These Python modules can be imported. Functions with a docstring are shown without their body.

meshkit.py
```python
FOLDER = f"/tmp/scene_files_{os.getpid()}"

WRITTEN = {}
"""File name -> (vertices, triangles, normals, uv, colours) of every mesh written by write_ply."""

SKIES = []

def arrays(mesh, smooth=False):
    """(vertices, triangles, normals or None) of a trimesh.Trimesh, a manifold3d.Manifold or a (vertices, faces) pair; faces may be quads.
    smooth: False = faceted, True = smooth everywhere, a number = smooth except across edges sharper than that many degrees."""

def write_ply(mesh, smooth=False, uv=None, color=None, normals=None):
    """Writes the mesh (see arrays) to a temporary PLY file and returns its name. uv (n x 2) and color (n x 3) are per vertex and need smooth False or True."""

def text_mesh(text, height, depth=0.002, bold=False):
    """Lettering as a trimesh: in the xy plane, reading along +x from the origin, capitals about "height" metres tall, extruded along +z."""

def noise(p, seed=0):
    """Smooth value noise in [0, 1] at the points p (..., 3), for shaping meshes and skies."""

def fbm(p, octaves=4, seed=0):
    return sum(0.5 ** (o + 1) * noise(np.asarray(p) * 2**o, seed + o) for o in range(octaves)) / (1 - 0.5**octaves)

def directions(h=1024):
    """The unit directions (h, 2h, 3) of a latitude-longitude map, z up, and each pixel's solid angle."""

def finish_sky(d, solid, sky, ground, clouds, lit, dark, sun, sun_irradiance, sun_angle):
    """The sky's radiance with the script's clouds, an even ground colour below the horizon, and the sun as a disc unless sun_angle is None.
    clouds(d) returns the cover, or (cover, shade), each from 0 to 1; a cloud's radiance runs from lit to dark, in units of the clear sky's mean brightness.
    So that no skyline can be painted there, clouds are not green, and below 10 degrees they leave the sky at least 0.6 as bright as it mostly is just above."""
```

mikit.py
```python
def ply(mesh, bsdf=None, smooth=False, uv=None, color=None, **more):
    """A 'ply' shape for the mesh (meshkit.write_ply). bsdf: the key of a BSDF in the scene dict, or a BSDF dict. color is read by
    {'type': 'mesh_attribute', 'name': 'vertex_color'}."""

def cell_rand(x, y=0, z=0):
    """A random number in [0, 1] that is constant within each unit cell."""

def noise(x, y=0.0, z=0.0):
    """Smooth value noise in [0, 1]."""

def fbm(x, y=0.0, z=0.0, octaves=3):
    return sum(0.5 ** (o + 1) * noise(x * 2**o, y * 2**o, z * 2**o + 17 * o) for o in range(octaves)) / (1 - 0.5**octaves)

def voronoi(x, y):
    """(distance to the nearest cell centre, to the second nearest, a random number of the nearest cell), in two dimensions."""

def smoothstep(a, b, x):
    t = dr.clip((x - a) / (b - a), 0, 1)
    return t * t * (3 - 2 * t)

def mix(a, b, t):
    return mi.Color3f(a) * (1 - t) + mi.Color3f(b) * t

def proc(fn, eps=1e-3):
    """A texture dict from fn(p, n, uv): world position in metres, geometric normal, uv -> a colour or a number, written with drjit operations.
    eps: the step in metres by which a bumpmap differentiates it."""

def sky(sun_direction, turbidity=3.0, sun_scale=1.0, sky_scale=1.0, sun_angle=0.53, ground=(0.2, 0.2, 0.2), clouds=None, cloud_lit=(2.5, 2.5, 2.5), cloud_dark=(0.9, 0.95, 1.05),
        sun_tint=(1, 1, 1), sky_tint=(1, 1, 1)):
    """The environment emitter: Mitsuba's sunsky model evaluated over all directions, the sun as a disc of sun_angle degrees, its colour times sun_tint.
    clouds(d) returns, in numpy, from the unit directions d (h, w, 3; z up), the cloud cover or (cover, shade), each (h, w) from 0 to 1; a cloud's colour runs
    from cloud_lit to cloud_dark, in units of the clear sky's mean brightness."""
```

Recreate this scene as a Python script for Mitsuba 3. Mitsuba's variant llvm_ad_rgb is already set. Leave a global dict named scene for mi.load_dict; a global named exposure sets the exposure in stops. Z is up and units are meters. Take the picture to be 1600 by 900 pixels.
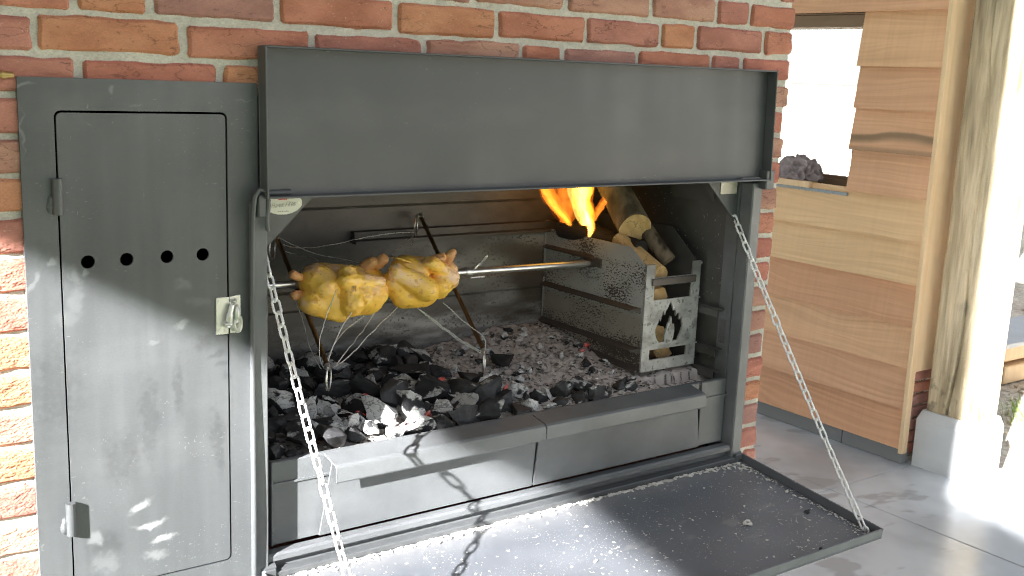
import math, random
import numpy as np
import trimesh
import manifold3d as m3
import shapely.geometry as sg
from shapely import affinity
import drjit as dr
import mitsuba as mi
import mikit, meshkit
from mikit import fbm, noise, voronoi, smoothstep, mix, proc

# ------------------------------------------------------------------ camera, sky, exposure
H = 1.765                     # eye height; below, z is measured from eye level and add() lifts it onto the floor
YAW, PITCH, ROLL, FOC = 0.63204, 0.195839, 0.04037, 1695.95
F = np.array([math.sin(YAW) * math.cos(PITCH), math.cos(YAW) * math.cos(PITCH), -math.sin(PITCH)])
R0 = np.array([math.cos(YAW), -math.sin(YAW), 0.0])
U0 = np.cross(R0, F)
RT = R0 * math.cos(ROLL) + U0 * math.sin(ROLL)
UP = -R0 * math.sin(ROLL) + U0 * math.cos(ROLL)
EYE = np.array([0.0, -1.7907, 0.0])
O = EYE + [0, 0, H]
scene, labels = {}, {}
scene['camera'] = {'type': 'perspective', 'fov': math.degrees(2 * math.atan(800 / FOC)), 'fov_axis': 'x', 'near_clip': 0.05, 'far_clip': 40000.0,
                   'to_world': mi.ScalarTransform4f().look_at(origin=O.tolist(), target=(O + F).tolist(), up=UP.tolist())}
SUN = np.array([-0.8333, -0.3745, 0.4067])
scene['sky'] = mikit.sky(SUN.tolist(), turbidity=2.5, sun_angle=0.7, sky_scale=0.42, clouds=lambda d: 0.75 + 0.0 * d[..., 2], cloud_lit=(1.15, 1.15, 1.15), cloud_dark=(1.15, 1.15, 1.15), sun_tint=(1.05, 1.37, 2.22), sky_tint=(1.04, 1.0, 0.96), ground=(0.12, 0.12, 0.09))
exposure = 4.75

rng = np.random.default_rng(7)
PI = math.pi


def at(px, py, axis, val):
    """The point where the line of sight through a spot of the photograph meets the plane axis = val."""
    d = F + RT * (px - 800) / FOC - UP * (py - 450) / FOC
    return EYE + d * (val - EYE[axis]) / d[axis]


# ------------------------------------------------------------------ helpers
USED = {}


def numbered(name):
    k = USED.get(name, 0)
    USED[name] = k + 1
    return name if k == 0 else f'{name}_{k:03d}'


def add(name, mesh, bsdf, parent=None, smooth=30, **more):
    """One entry of the scene: the mesh, lifted by the eye height."""
    key = numbered(name if parent is None else f'{parent}__{name}')
    v, f, _ = meshkit.arrays(mesh, False)
    m = trimesh.Trimesh(v + [0, 0, H], f, process=False)
    if smooth is not False:
        m.merge_vertices()
    scene[key] = mikit.ply(m, bsdf, smooth=smooth, **more)
    return key


def tag(key, label=None, cat=None, group=None, kind=None):
    d = labels.setdefault(key, {})
    for k, v in (('label', label), ('category', cat), ('group', group), ('kind', kind)):
        if v:
            d[k] = v
    return key


def thing(name, label, cat, group=None):
    return tag(numbered(name), label, cat, group)


def cat(*ms):
    out = []
    for m in ms:
        v, f, _ = meshkit.arrays(m, False)
        out.append(trimesh.Trimesh(v, f, process=False))
    return trimesh.util.concatenate(out)


def box(x0, x1, y0, y1, z0, z1, b=0.0015):
    """A box with chamfered edges."""
    lo, hi = np.array([x0, y0, z0], float), np.array([x1, y1, z1], float)
    b = min(b, 0.45 * (hi - lo).min())
    if b <= 0:
        return trimesh.creation.box(bounds=[lo, hi])
    pts = []
    for sx in (0, 1):
        for sy in (0, 1):
            for sz in (0, 1):
                c = np.where([sx, sy, sz], hi, lo)
                s = np.where([sx, sy, sz], -1.0, 1.0)
                for k in range(3):
                    o = np.full(3, b)
                    o[k] = 0
                    pts.append(c + s * o)
    return trimesh.Trimesh(pts).convex_hull


def quadbox(corners8):
    return trimesh.Trimesh(np.asarray(corners8, float)).convex_hull


def move(m, R=None, t=(0, 0, 0)):
    v, f, _ = meshkit.arrays(m, False)
    if R is not None:
        v = v @ np.asarray(R).T
    return trimesh.Trimesh(v + np.asarray(t, float), f, process=False)


def rotx(a):
    c, s = math.cos(a), math.sin(a)
    return np.array([[1, 0, 0], [0, c, -s], [0, s, c]])


def rotz(a):
    c, s = math.cos(a), math.sin(a)
    return np.array([[c, -s, 0], [s, c, 0], [0, 0, 1]])


def roty(a):
    c, s = math.cos(a), math.sin(a)
    return np.array([[c, 0, s], [0, 1, 0], [-s, 0, c]])


def tube(P, r, n=8, closed=False):
    """A tube along a polyline; r may vary along it."""
    P = np.asarray(P, float)
    N = len(P)
    r = np.broadcast_to(r, (N,))
    if closed:
        t = np.roll(P, -1, 0) - np.roll(P, 1, 0)
    else:
        t = np.gradient(P, axis=0)
    t /= np.linalg.norm(t, axis=1, keepdims=True)
    a = np.cross(t[0], [0.31, 0.52, 0.8])
    a /= np.linalg.norm(a)
    A = []
    for k in range(N):
        a = a - t[k] * (a @ t[k])
        a /= np.linalg.norm(a)
        A.append(a)
    A = np.array(A)
    B = np.cross(t, A)
    ang = np.arange(n) * 2 * PI / n
    v = (P[:, None] + r[:, None, None] * (np.cos(ang)[None, :, None] * A[:, None] + np.sin(ang)[None, :, None] * B[:, None])).reshape(-1, 3)
    f = []
    for k in range(N if closed else N - 1):
        k2 = (k + 1) % N
        for j in range(n):
            j2 = (j + 1) % n
            f += [[k * n + j, k2 * n + j, k2 * n + j2], [k * n + j, k2 * n + j2, k * n + j2]]
    if not closed:
        v = np.vstack([v, P[:1], P[-1:]])
        for j in range(n):
            f += [[N * n, j, (j + 1) % n], [N * n + 1, (N - 1) * n + (j + 1) % n, (N - 1) * n + j]]
    m = trimesh.Trimesh(v, f, process=False)
    if m.volume < 0:
        m.invert()
    return m


def rod(a, b, r, n=14):
    return tube([a, b], r, n)


def curve(pts, n=24):
    """A smooth line through the points."""
    P = np.asarray(pts, float)
    from scipy.interpolate import CubicSpline
    s = np.r_[0, np.cumsum(np.linalg.norm(np.diff(P, axis=0), axis=1))]
    return CubicSpline(s, P)(np.linspace(0, s[-1], n))


def wall_plate(poly, y0, y1):
    """A shapely polygon in (x, z) as a plate between y0 and y1."""
    m = trimesh.creation.extrude_polygon(poly, abs(y1 - y0), engine='earcut')
    v = np.array(m.vertices)
    v = np.stack([v[:, 0], max(y0, y1) - v[:, 2], v[:, 1]], 1)
    m = trimesh.Trimesh(v, m.faces, process=False)
    if m.volume < 0:
        m.invert()
    return m


def side_plate(poly, x0, x1):
    """A shapely polygon in (y, z) as a plate between x0 and x1."""
    m = trimesh.creation.extrude_polygon(poly, abs(x1 - x0), engine='earcut')
    v = np.array(m.vertices)
    v = np.stack([min(x0, x1) + v[:, 2], v[:, 0], v[:, 1]], 1)
    m = trimesh.Trimesh(v, m.faces, process=False)
    if m.volume < 0:
        m.invert()
    return m


def rbox2(x0, z0, x1, z1, r):
    return sg.box(x0 + r, z0 + r, x1 - r, z1 - r).buffer(r, quad_segs=4)


def C3(*c):
    return mi.Color3f(*c)


def principled(name, base, bump=None, eps=1e-3, scale=None, **kw):
    b = {'type': 'principled', 'base_color': base if isinstance(base, dict) else {'type': 'rgb', 'value': list(base)}, **kw}
    if bump is not None:
        b = {'type': 'bumpmap', 'arbitrary': proc(bump, eps), 'scale': scale or 1.0, 'bsdf': b}
    scene[name] = {'type': 'twosided', 'bsdf': b}
    return name


# ------------------------------------------------------------------ materials
def steel_col(p, n, uv):
    x, y, z = p.x, p.y, p.z - H
    streak = fbm(x * 22 + y * 17, z * 1.6, y * 5, 4)
    cloud = fbm(x * 3.1, y * 3.1 + 3, z * 3.1, 3)
    fine = noise(x * 420, y * 420, z * 420)
    dust = smoothstep(0.50, 0.80, fbm(x * 7 + 11, y * 7, z * 12, 5)) * 0.07
    dust = dr.maximum(dust, smoothstep(0.90, 0.95, noise(x * 260, y * 260, z * 260)) * smoothstep(0.5, 0.7, fbm(x * 9, y * 9, z * 9 + 4, 2)) * 0.4)
    c = mix((0.060, 0.063, 0.065), (0.092, 0.096, 0.099), smoothstep(0.28, 0.72, 0.22 * streak + 0.78 * cloud))
    return mix(c, C3(0.22, 0.22, 0.215), dust) * (0.95 + 0.10 * fine)


def dusty_col(p, n, uv):
    return steel_col(p, n, uv) * 1.45 * (0.85 + 0.3 * fbm(p.x * 14, p.y * 14, p.z * 20, 3))


def steel_rough(p, n, uv):
    return 0.40 + 0.2 * fbm(p.x * 9, p.y * 9, p.z * 4, 3)


def blob(x, z, cx, cz, rx, rz, a=0.0):
    c, s = math.cos(a), math.sin(a)
    u, w = ((x - cx) * c + (z - cz) * s) / rx, (-(x - cx) * s + (z - cz) * c) / rz
    return dr.exp(-(u * u + w * w))


MARKS = [(.612, -.372, .013, .006, -.1, .5), (.64, -.405, .022, .006, -.15, .35), (.606, -.44, .012, .006, .1, .9), (.56, -.47, .010, .004, .3, .55),
         (.455, -.341, .005, .006, 0, .9), (.437, -.345, .007, .015, .5, .6), (.405, -.318, .006, .006, 0, 1), (.377, -.35, .004, .022, -.5, .7),
         (.44, -.385, .012, .022, -.4, .4), (.425, -.41, .022, .012, .3, .3), (.529, -.752, .020, .0075, .45, 1.2), (.549, -.790, .024, .006, .05, 1.2),
         (.570, -.820, .019, .0052, .1, 1.3), (.555, -.85, .018, .008, 0, .45), (.455, -.795, .010, .013, .5, .5), (.47, -.84, .02, .02, .2, .25),
         (.372, -.045, .015, .003, -.1, .8), (.505, -.050, .004, .006, .3, .9), (.72, -.062, .016, .0016, 0, .6), (.466, -.078, .0015, .005, .3, .7),
         (.47, -.108, .0015, .005, .5, .7), (.505, -.105, .0015, .0015, 0, 1.0), (.54, -.07, .008, .002, .1, .4), (.370, -.12, .002, .03, 0, .7)]
DARKS = [(.672, -.50, .012, .004, .3), (.680, -.52, .010, .0045, .2), (.684, -.545, .006, .006, .6), (.655, -.475, .02, .012, .2), (.40, -.53, .03, .05, 0),
         (.55, -.60, .012, .06, 0), (.50, -.66, .02, .03, 0), (.60, -.55, .006, .04, 0), (.67, -.66, .008, .05, 0.1), (.47, -.81, .02, .02, 0)]


def door_col(p, n, uv):
    x, z = p.x, p.z - H
    c = steel_col(p, n, uv)
    run = fbm(x * 42, z * 3.2, 5.0, 4)
    c = c * (0.98 + 0.32 * run)
    xw = x + 0.016 * (fbm(x * 55, z * 55, 3.0, 3) - 0.5)
    zw = z + 0.016 * (fbm(x * 55, z * 55, 9.0, 3) - 0.5)
    rag = 0.45 + 1.1 * fbm(x * 130, z * 130, 1.0, 3)
    m = mi.Float(0)
    for cx, cz, rx, rz, a, k in MARKS:
        m = dr.maximum(m, (k if cz < -0.7 else 0.5 * k) * smoothstep(0.15, 0.95, blob(xw, zw, cx, cz, rx * 1.2, rz * 1.2, a) * rag))
    d = mi.Float(0)
    for cx, cz, rx, rz, a in DARKS:
        d = dr.maximum(d, smoothstep(0.1, 0.95, blob(xw, zw, cx, cz, rx * 1.5, rz * 1.5, a) * rag))
    chips = smoothstep(0.90, 0.94, noise(x * 300, z * 300, 4)) * smoothstep(0.66, 0.74, fbm(x * 14, z * 14, 8, 2))
    c = c * (1 - 0.24 * d)
    return mix(c, C3(0.40, 0.41, 0.41), dr.minimum(dr.maximum(0.5 * m, 0.18 * chips), 0.6))


def flap_col(p, n, uv):
    x, y = p.x, p.y
    c = mix((0.088, 0.094, 0.106), (0.135, 0.143, 0.158), fbm(x * 9, y * 9, 2, 4))
    spk = smoothstep(0.86, 0.94, noise(x * 520, y * 520, 2)) * smoothstep(0.30, 0.62, fbm(x * 13, y * 13, 9, 3))
    big = smoothstep(0.87, 0.91, noise(x * 170, y * 210, 5)) * smoothstep(0.45, 0.6, fbm(x * 21, y * 21, 3, 2))
    smear = smoothstep(0.62, 0.80, fbm(x * 16, y * 34, 6 + 40 * p.z, 4)) * 0.16 * smoothstep(0.5, 0.8, n.z)
    near = smoothstep(-0.13, -0.02, y) * (0.35 + 0.65 * fbm(x * 40, y * 60, 0, 3))
    ash = dr.minimum(dr.maximum(dr.maximum(spk * 0.6, big * 0.9), dr.maximum(smear, near * 0.3)), 1) * smoothstep(0.5, 0.8, n.z)
    return mix(c, C3(0.42, 0.40, 0.37), ash)


def flap_bump(p, n, uv):
    return 0.0006 * fbm(p.x * 60, p.y * 60, p.z * 60, 3)


def soot_col(p, n, uv):
    """Burnt sheet steel of the firebox: soot above, bare scaled metal and ash lower down."""
    x, y, z = p.x, p.y, p.z - H
    a = fbm(x * 5, y * 5, z * 9, 4)
    soot = mix((0.046, 0.043, 0.040), (0.115, 0.108, 0.100), a)
    rust = mix((0.06, 0.045, 0.035), (0.16, 0.12, 0.095), fbm(x * 18, y * 18, z * 30, 4))
    bare = mix((0.26, 0.26, 0.255), (0.46, 0.46, 0.45), fbm(x * 7, y * 7, z * 7, 3))
    flecks = smoothstep(0.56, 0.70, fbm(x * 170, y * 170, z * 170, 3) * 0.7 + 0.3 * fbm(x * 20, y * 20, z * 20, 3))
    right = smoothstep(1.20, 1.75, x + 0.25 * (a - 0.5))
    clean = right * smoothstep(-0.415, -0.43, z) * smoothstep(-0.64, -0.55, z + 0.1 * (a - 0.5)) * smoothstep(0.30, 0.5, fbm(x * 4, y, z * 6 + 3, 3))
    up = right * smoothstep(-0.42, -0.36, z) * smoothstep(-0.24, -0.34, z)
    band = smoothstep(-0.55, -0.60, z + 0.03 * noise(x * 11, 0, z * 5)) * smoothstep(0.95, 1.2, x) * smoothstep(0.36, 0.70, fbm(x * 9, y * 9, z * 30, 5))
    c = mix(soot, rust, 0.75 * up + 0.4 * right)
    c = mix(c, bare, dr.minimum(0.85 * clean + 0.75 * band, 0.9))
    return mix(c, C3(0.045, 0.036, 0.032), flecks * (0.25 + 0.65 * dr.maximum(clean, band)))


def wall_dark_col(p, n, uv):
    x, y, z = p.x, p.y, p.z - H
    c = mix((0.036, 0.034, 0.032), (0.105, 0.100, 0.094), fbm(x * 6, y * 9, z * 9, 4))
    spk = smoothstep(0.90, 0.94, noise(y * 230, z * 230, x * 60)) * smoothstep(0.4, 0.65, fbm(y * 12, z * 12, 3, 2))
    return mix(c, C3(0.42, 0.41, 0.39), spk * 0.7)


def scaled_col(p, n, uv):
    """Fire-bleached plate: pale grey with dark brown scale."""
    x, y, z = p.x, p.y, p.z - H
    pale = mix((0.25, 0.25, 0.245), (0.44, 0.435, 0.42), fbm(x * 12, y * 12, z * 12, 3))
    tan = mix((0.19, 0.155, 0.12), (0.31, 0.265, 0.215), fbm(x * 30, y * 30, z * 30, 3))
    dark = mix((0.045, 0.036, 0.032), (0.10, 0.082, 0.07), fbm(x * 16, y * 16, z * 16, 3))
    zone = fbm(x * 9, y * 9 + 4, z * 15, 4)
    c = mix(pale, tan, smoothstep(-0.555, -0.585, z) * 0.75)
    f = fbm(x * 330, y * 290, z * 310, 3)
    lowdark = smoothstep(-0.615, -0.665, z + 0.05 * (zone - 0.5))
    return mix(c, dark, smoothstep(0.545, 0.66, f * 0.50 + zone * 0.50 + 0.11 * lowdark))


def plate_white_col(p, n, uv):
    x, z = p.x, p.z - H
    c = mix((0.24, 0.24, 0.235), (0.46, 0.455, 0.44), fbm(x * 40, p.y * 40, z * 40, 4))
    d = smoothstep(0.58, 0.72, fbm(x * 170, p.y * 170, z * 100, 3)) * 0.8
    d = dr.maximum(d, smoothstep(0.52, 0.78, fbm(x * 26 + 5, 0, z * 30, 4)) * 0.6)
    d = dr.maximum(d, smoothstep(-0.50, -0.46, z) * 0.75)
    return mix(c, C3(0.11, 0.105, 0.10), d)


def brickfn(a, b, seed):
    def f(p, n, uv):
        x, y, z = p.x, p.y, p.z
        k = fbm(x * 13 + seed * 7, y * 13, z * 22, 4)
        c = mix(a, b, smoothstep(0.30, 0.70, k))
        crack = 1 - smoothstep(0.004, 0.022, dr.abs(fbm(x * 22 + seed, y * 22, z * 60 + 0.3 * seed, 5) - 0.5))
        crack = crack * smoothstep(0.50, 0.72, noise(x * 15 + seed, y * 15, z * 24))
        pit = smoothstep(0.74, 0.80, fbm(x * 170, y * 170, z * 170, 2))
        salt = smoothstep(0.86, 0.90, noise(x * 330 + seed, y * 330, z * 330)) * smoothstep(0.4, 0.6, noise(x * 12, y * 12, z * 20 + seed))
        c = c * (1 - 0.42 * dr.maximum(crack, 0.7 * pit)) * (0.88 + 0.24 * noise(x * 500, y * 500, z * 500))
        return mix(c, C3(0.5, 0.45, 0.40), salt * 0.45)
    return f


def brick_bump(p, n, uv):
    x, y, z = p.x, p.y, p.z
    return 0.0062 * fbm(x * 60, y * 60, z * 130, 5) + 0.0016 * noise(x * 420, y * 420, z * 420)


def mortar_col(p, n, uv):
    c = mix((0.42, 0.40, 0.35), (0.56, 0.545, 0.48), fbm(p.x * 22, p.y * 22, p.z * 22, 4))
    return c * (0.74 + 0.36 * noise(p.x * 450, p.y * 450, p.z * 450) + 0.16 * noise(p.x * 150, p.y * 150, p.z * 150))


def mortar_bump(p, n, uv):
    return 0.005 * fbm(p.x * 110, p.y * 110, p.z * 110, 4)


def woodfn(a, b, seed, figure=0.5):
    """Cedar boards whose grain runs along y."""
    def f(p, n, uv):
        x, y, z = p.x, p.y, p.z
        w = fbm(y * 1.3 + seed, z * 5, seed, 3)
        g = fbm(y * 2.2 + seed * 3, z * 120 + 14 * w, x * 30, 4)
        cath = 0.5 + 0.5 * dr.sin(z * 210 + 34 * w + 3 * noise(y * 5, z * 26, seed))
        fig = smoothstep(0.48, 0.60, fbm(y * 1.6, z * 7 + seed, seed, 2)) * figure
        c = mix(a, b, smoothstep(0.15, 0.85, g * (1 - 0.35 * fig) + 0.35 * fig * cath))
        saw = noise(y * 95, z * 3, seed)
        big = fbm(y * 1.1 + 9, z * 8, seed, 3)
        return c * (0.86 + 0.28 * big) * (0.965 + 0.07 * saw)
    return f


def trim_col(p, n, uv):
    g = fbm(p.x * 60 + 3 * fbm(p.z * 1.3, p.x * 8, 0, 2), p.y * 60, p.z * 2.2, 4)
    return mix((0.56, 0.385, 0.22), (0.68, 0.51, 0.32), g)


def oak_col(p, n, uv):
    w = fbm(p.z * 0.9, p.x * 6, p.y * 6, 3)
    g = fbm(p.x * 46 + 6 * w, p.y * 46 + 6 * w, p.z * 2.6, 5)
    c = mix((0.32, 0.255, 0.16), (0.54, 0.45, 0.31), smoothstep(0.28, 0.72, g))
    fine = fbm(p.x * 190, p.y * 190, p.z * 9, 3)
    c = c * (0.80 + 0.40 * fine)
    st = smoothstep(0.50, 0.74, fbm(p.x * 9, p.y * 13, p.z * 1.6 + 2, 4)) * 0.42
    low = smoothstep(0.62, 0.30, p.z) * smoothstep(0.45, 0.65, fbm(p.x * 25, p.y * 25, p.z * 14, 4)) * 0.5
    knot = smoothstep(0.80, 0.90, noise(p.x * 9 + 3, p.y * 9, p.z * 5)) * 0.5
    return c * (1 - dr.maximum(dr.maximum(st, low), knot))


def oak_bump(p, n, uv):
    return 0.004 * fbm(p.x * 30, p.y * 30, p.z * 2.0, 4)


def floor_col(p, n, uv):
    c = mix((0.32, 0.338, 0.355), (0.48, 0.505, 0.53), smoothstep(0.3, 0.7, fbm(p.x * 2.3, p.y * 2.3, 1, 5)))
    sm = smoothstep(0.60, 0.70, fbm(p.x * 5 + p.y * 3, p.y * 9, 3, 4))
    return mix(c, C3(0.24, 0.245, 0.25), sm * 0.6)


def floor_rough(p, n, uv):
    return 0.16 + 0.16 * fbm(p.x * 6, p.y * 6, 5, 3)


def conc_col(p, n, uv):
    c = mix((0.40, 0.41, 0.42), (0.55, 0.56, 0.565), fbm(p.x * 7, p.y * 7, p.z * 7, 4))
    pit = smoothstep(0.88, 0.92, noise(p.x * 230, p.y * 230, p.z * 230))
    return c * (1 - 0.2 * pit)


def soil_col(p, n, uv):
    c = mix((0.40, 0.35, 0.28), (0.60, 0.55, 0.47), fbm(p.x * 3, p.y * 3, 0, 5))
    lawn = mix((0.030, 0.048, 0.016), (0.075, 0.10, 0.035), fbm(p.x * 6, p.y * 6, 4, 4))
    c = mix(lawn, c, smoothstep(3.6, 4.4, p.x + 1.2 * (fbm(p.x * 0.8, p.y * 0.8, 7, 3) - 0.5)))
    return c * (0.75 + 0.5 * noise(p.x * 45, p.y * 45, 2))


def soil_bump(p, n, uv):
    return 0.03 * fbm(p.x * 9, p.y * 9, 0, 4)


def coalfn(cover, lum):
    def f(p, n, uv):
        x, y, z = p.x, p.y, p.z
        b = mix((0.014, 0.014, 0.015), (0.040, 0.040, 0.042), fbm(x * 40, y * 40, z * 90, 3))
        a = fbm(x * 32, y * 32, z * 32, 4) + 0.18 * (n.z - 0.4)
        k = smoothstep(cover, cover + 0.09, a)
        ash = mix((lum * .62, lum * .61, lum * .59), (lum, lum, lum * .97), fbm(x * 130, y * 130, z * 130, 3))
        cr = 1 - smoothstep(0.0, 0.05, dr.abs(fbm(x * 60, y * 60, z * 90, 3) - 0.5))
        return mix(b, ash * (1 - 0.6 * cr * k), k)
    return f


def coal_bump(p, n, uv):
    return 0.0035 * fbm(p.x * 110, p.y * 110, p.z * 160, 4)


def ash_col(p, n, uv):
    c = mix((0.30, 0.265, 0.24), (0.56, 0.51, 0.475), fbm(p.x * 40, p.y * 40, 3, 4))
    dk = smoothstep(0.56, 0.68, fbm(p.x * 110, p.y * 110, 8, 4))
    left = smoothstep(1.42, 1.25, p.x)
    c = mix(c, C3(0.05, 0.048, 0.046), dr.minimum(dk * 0.8 + left * 0.55, 0.95))
    return c


def ash_bump(p, n, uv):
    return 0.006 * fbm(p.x * 160, p.y * 160, p.z * 160, 3)


def skin_col(p, n, uv):
    x, y, z = p.x, p.y, p.z
    k = fbm(x * 19, y * 19 + 4, z * 19, 3)
    spice = fbm(x * 55, y * 55, z * 55, 4)
    pale = mix((0.80, 0.50, 0.30), (0.90, 0.66, 0.46), spice)
    yel = mix((0.78, 0.38, 0.022), (0.96, 0.62, 0.055), spice)
    c = mix(pale, yel, smoothstep(0.24, 0.50, 0.66 * k + 0.34 * spice - 0.05 * n.z) * 0.9)
    c = mix(c, C3(0.52, 0.22, 0.015), smoothstep(0.58, 0.74, fbm(x * 80, y * 80, z * 80, 3)) * 0.6)
    red = smoothstep(0.68, 0.80, fbm(x * 27 + 7, y * 27, z * 27, 3))
    c = mix(c, C3(0.55, 0.13, 0.09), red * 0.55)
    speck = smoothstep(0.80, 0.90, noise(x * 520, y * 520, z * 520)) * smoothstep(0.42, 0.62, fbm(x * 60, y * 60, z * 60, 2))
    return mix(c, C3(0.14, 0.06, 0.01), speck * 0.7)


def skin_bump(p, n, uv):
    return 0.0042 * fbm(p.x * 85, p.y * 85, p.z * 85, 4) + 0.0006 * noise(p.x * 430, p.y * 430, p.z * 430)


def knob_col(p, n, uv):
    return mix((0.60, 0.25, 0.12), (0.78, 0.46, 0.17), fbm(p.x * 60, p.y * 60, p.z * 60, 3))


def bark_col(p, n, uv):
    g = fbm(p.x * 60, p.y * 60, p.z * 14, 4)
    return mix((0.055, 0.040, 0.030), (0.20, 0.155, 0.11), smoothstep(0.3, 0.7, g))


def greybark_col(p, n, uv):
    g = fbm(p.x * 55, p.y * 55, p.z * 16, 4)
    return mix((0.10, 0.08, 0.055), (0.22, 0.18, 0.125), smoothstep(0.3, 0.7, g))


def bark_bump(p, n, uv):
    return 0.008 * fbm(p.x * 90, p.y * 90, p.z * 22, 3)


def cut_col(p, n, uv):
    g = fbm(p.x * 60, p.y * 60, p.z * 60, 4)
    ring = 0.5 + 0.5 * dr.sin(300 * (p.x * 0.8 + p.z * 0.7) + 14 * fbm(p.x * 20, p.y * 20, p.z * 20, 3))
    c = mix((0.46, 0.27, 0.10), (0.68, 0.48, 0.25), 0.75 * g + 0.25 * ring)
    crk = smoothstep(0.02, 0.0, dr.abs(fbm(p.x * 35, p.y * 35, p.z * 35, 3) - 0.5))
    return c * (1 - 0.4 * crk)


def cloth_col(p, n, uv):
    return mix((0.11, 0.085, 0.09), (0.34, 0.29, 0.30), fbm(p.x * 22, p.y * 22, p.z * 22, 3))


principled('steel', proc(steel_col), roughness=proc(steel_rough), metallic=0.2, specular=0.6)
principled('door_steel', proc(door_col), roughness=proc(steel_rough), metallic=0.2, specular=0.6)
principled('dusty_steel', proc(dusty_col), roughness=proc(steel_rough), metallic=0.15, specular=0.6)
principled('flap_steel', proc(flap_col), bump=flap_bump, roughness=0.5, metallic=0.15, specular=0.5)
principled('firebox_steel', proc(soot_col), roughness=0.5, metallic=0.25, specular=0.5)
principled('firebox_side', proc(wall_dark_col), roughness=0.6, specular=0.3)
principled('scaled_steel', proc(scaled_col), roughness=0.55, metallic=0.1, specular=0.4)
principled('bleached_steel', proc(plate_white_col), roughness=0.5, metallic=0.2, specular=0.4)
principled('brown_steel', (0.075, 0.062, 0.055), roughness=0.5, metallic=0.2)
principled('black_gap', (0.012, 0.012, 0.012), roughness=0.9)
principled('zinc', (0.62, 0.62, 0.59), roughness=0.38, metallic=0.75)
principled('chain_zinc', (0.74, 0.74, 0.73), roughness=0.42, metallic=0.45)
principled('bright_steel', (0.72, 0.71, 0.69), roughness=0.30, metallic=0.9)
principled('blue_steel', (0.18, 0.115, 0.06), roughness=0.3, metallic=0.9)
principled('wire', (0.62, 0.61, 0.58), roughness=0.35, metallic=0.8)
principled('brass', (0.45, 0.32, 0.13), roughness=0.4, metallic=0.8)
principled('plaque_metal', (0.55, 0.55, 0.48), roughness=0.5, metallic=0.3)
principled('plaque_ink', (0.24, 0.24, 0.21), roughness=0.6)
principled('plaque_red', (0.45, 0.06, 0.045), roughness=0.5)
principled('tin', (0.50, 0.47, 0.40), roughness=0.5, metallic=0.4)
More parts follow.
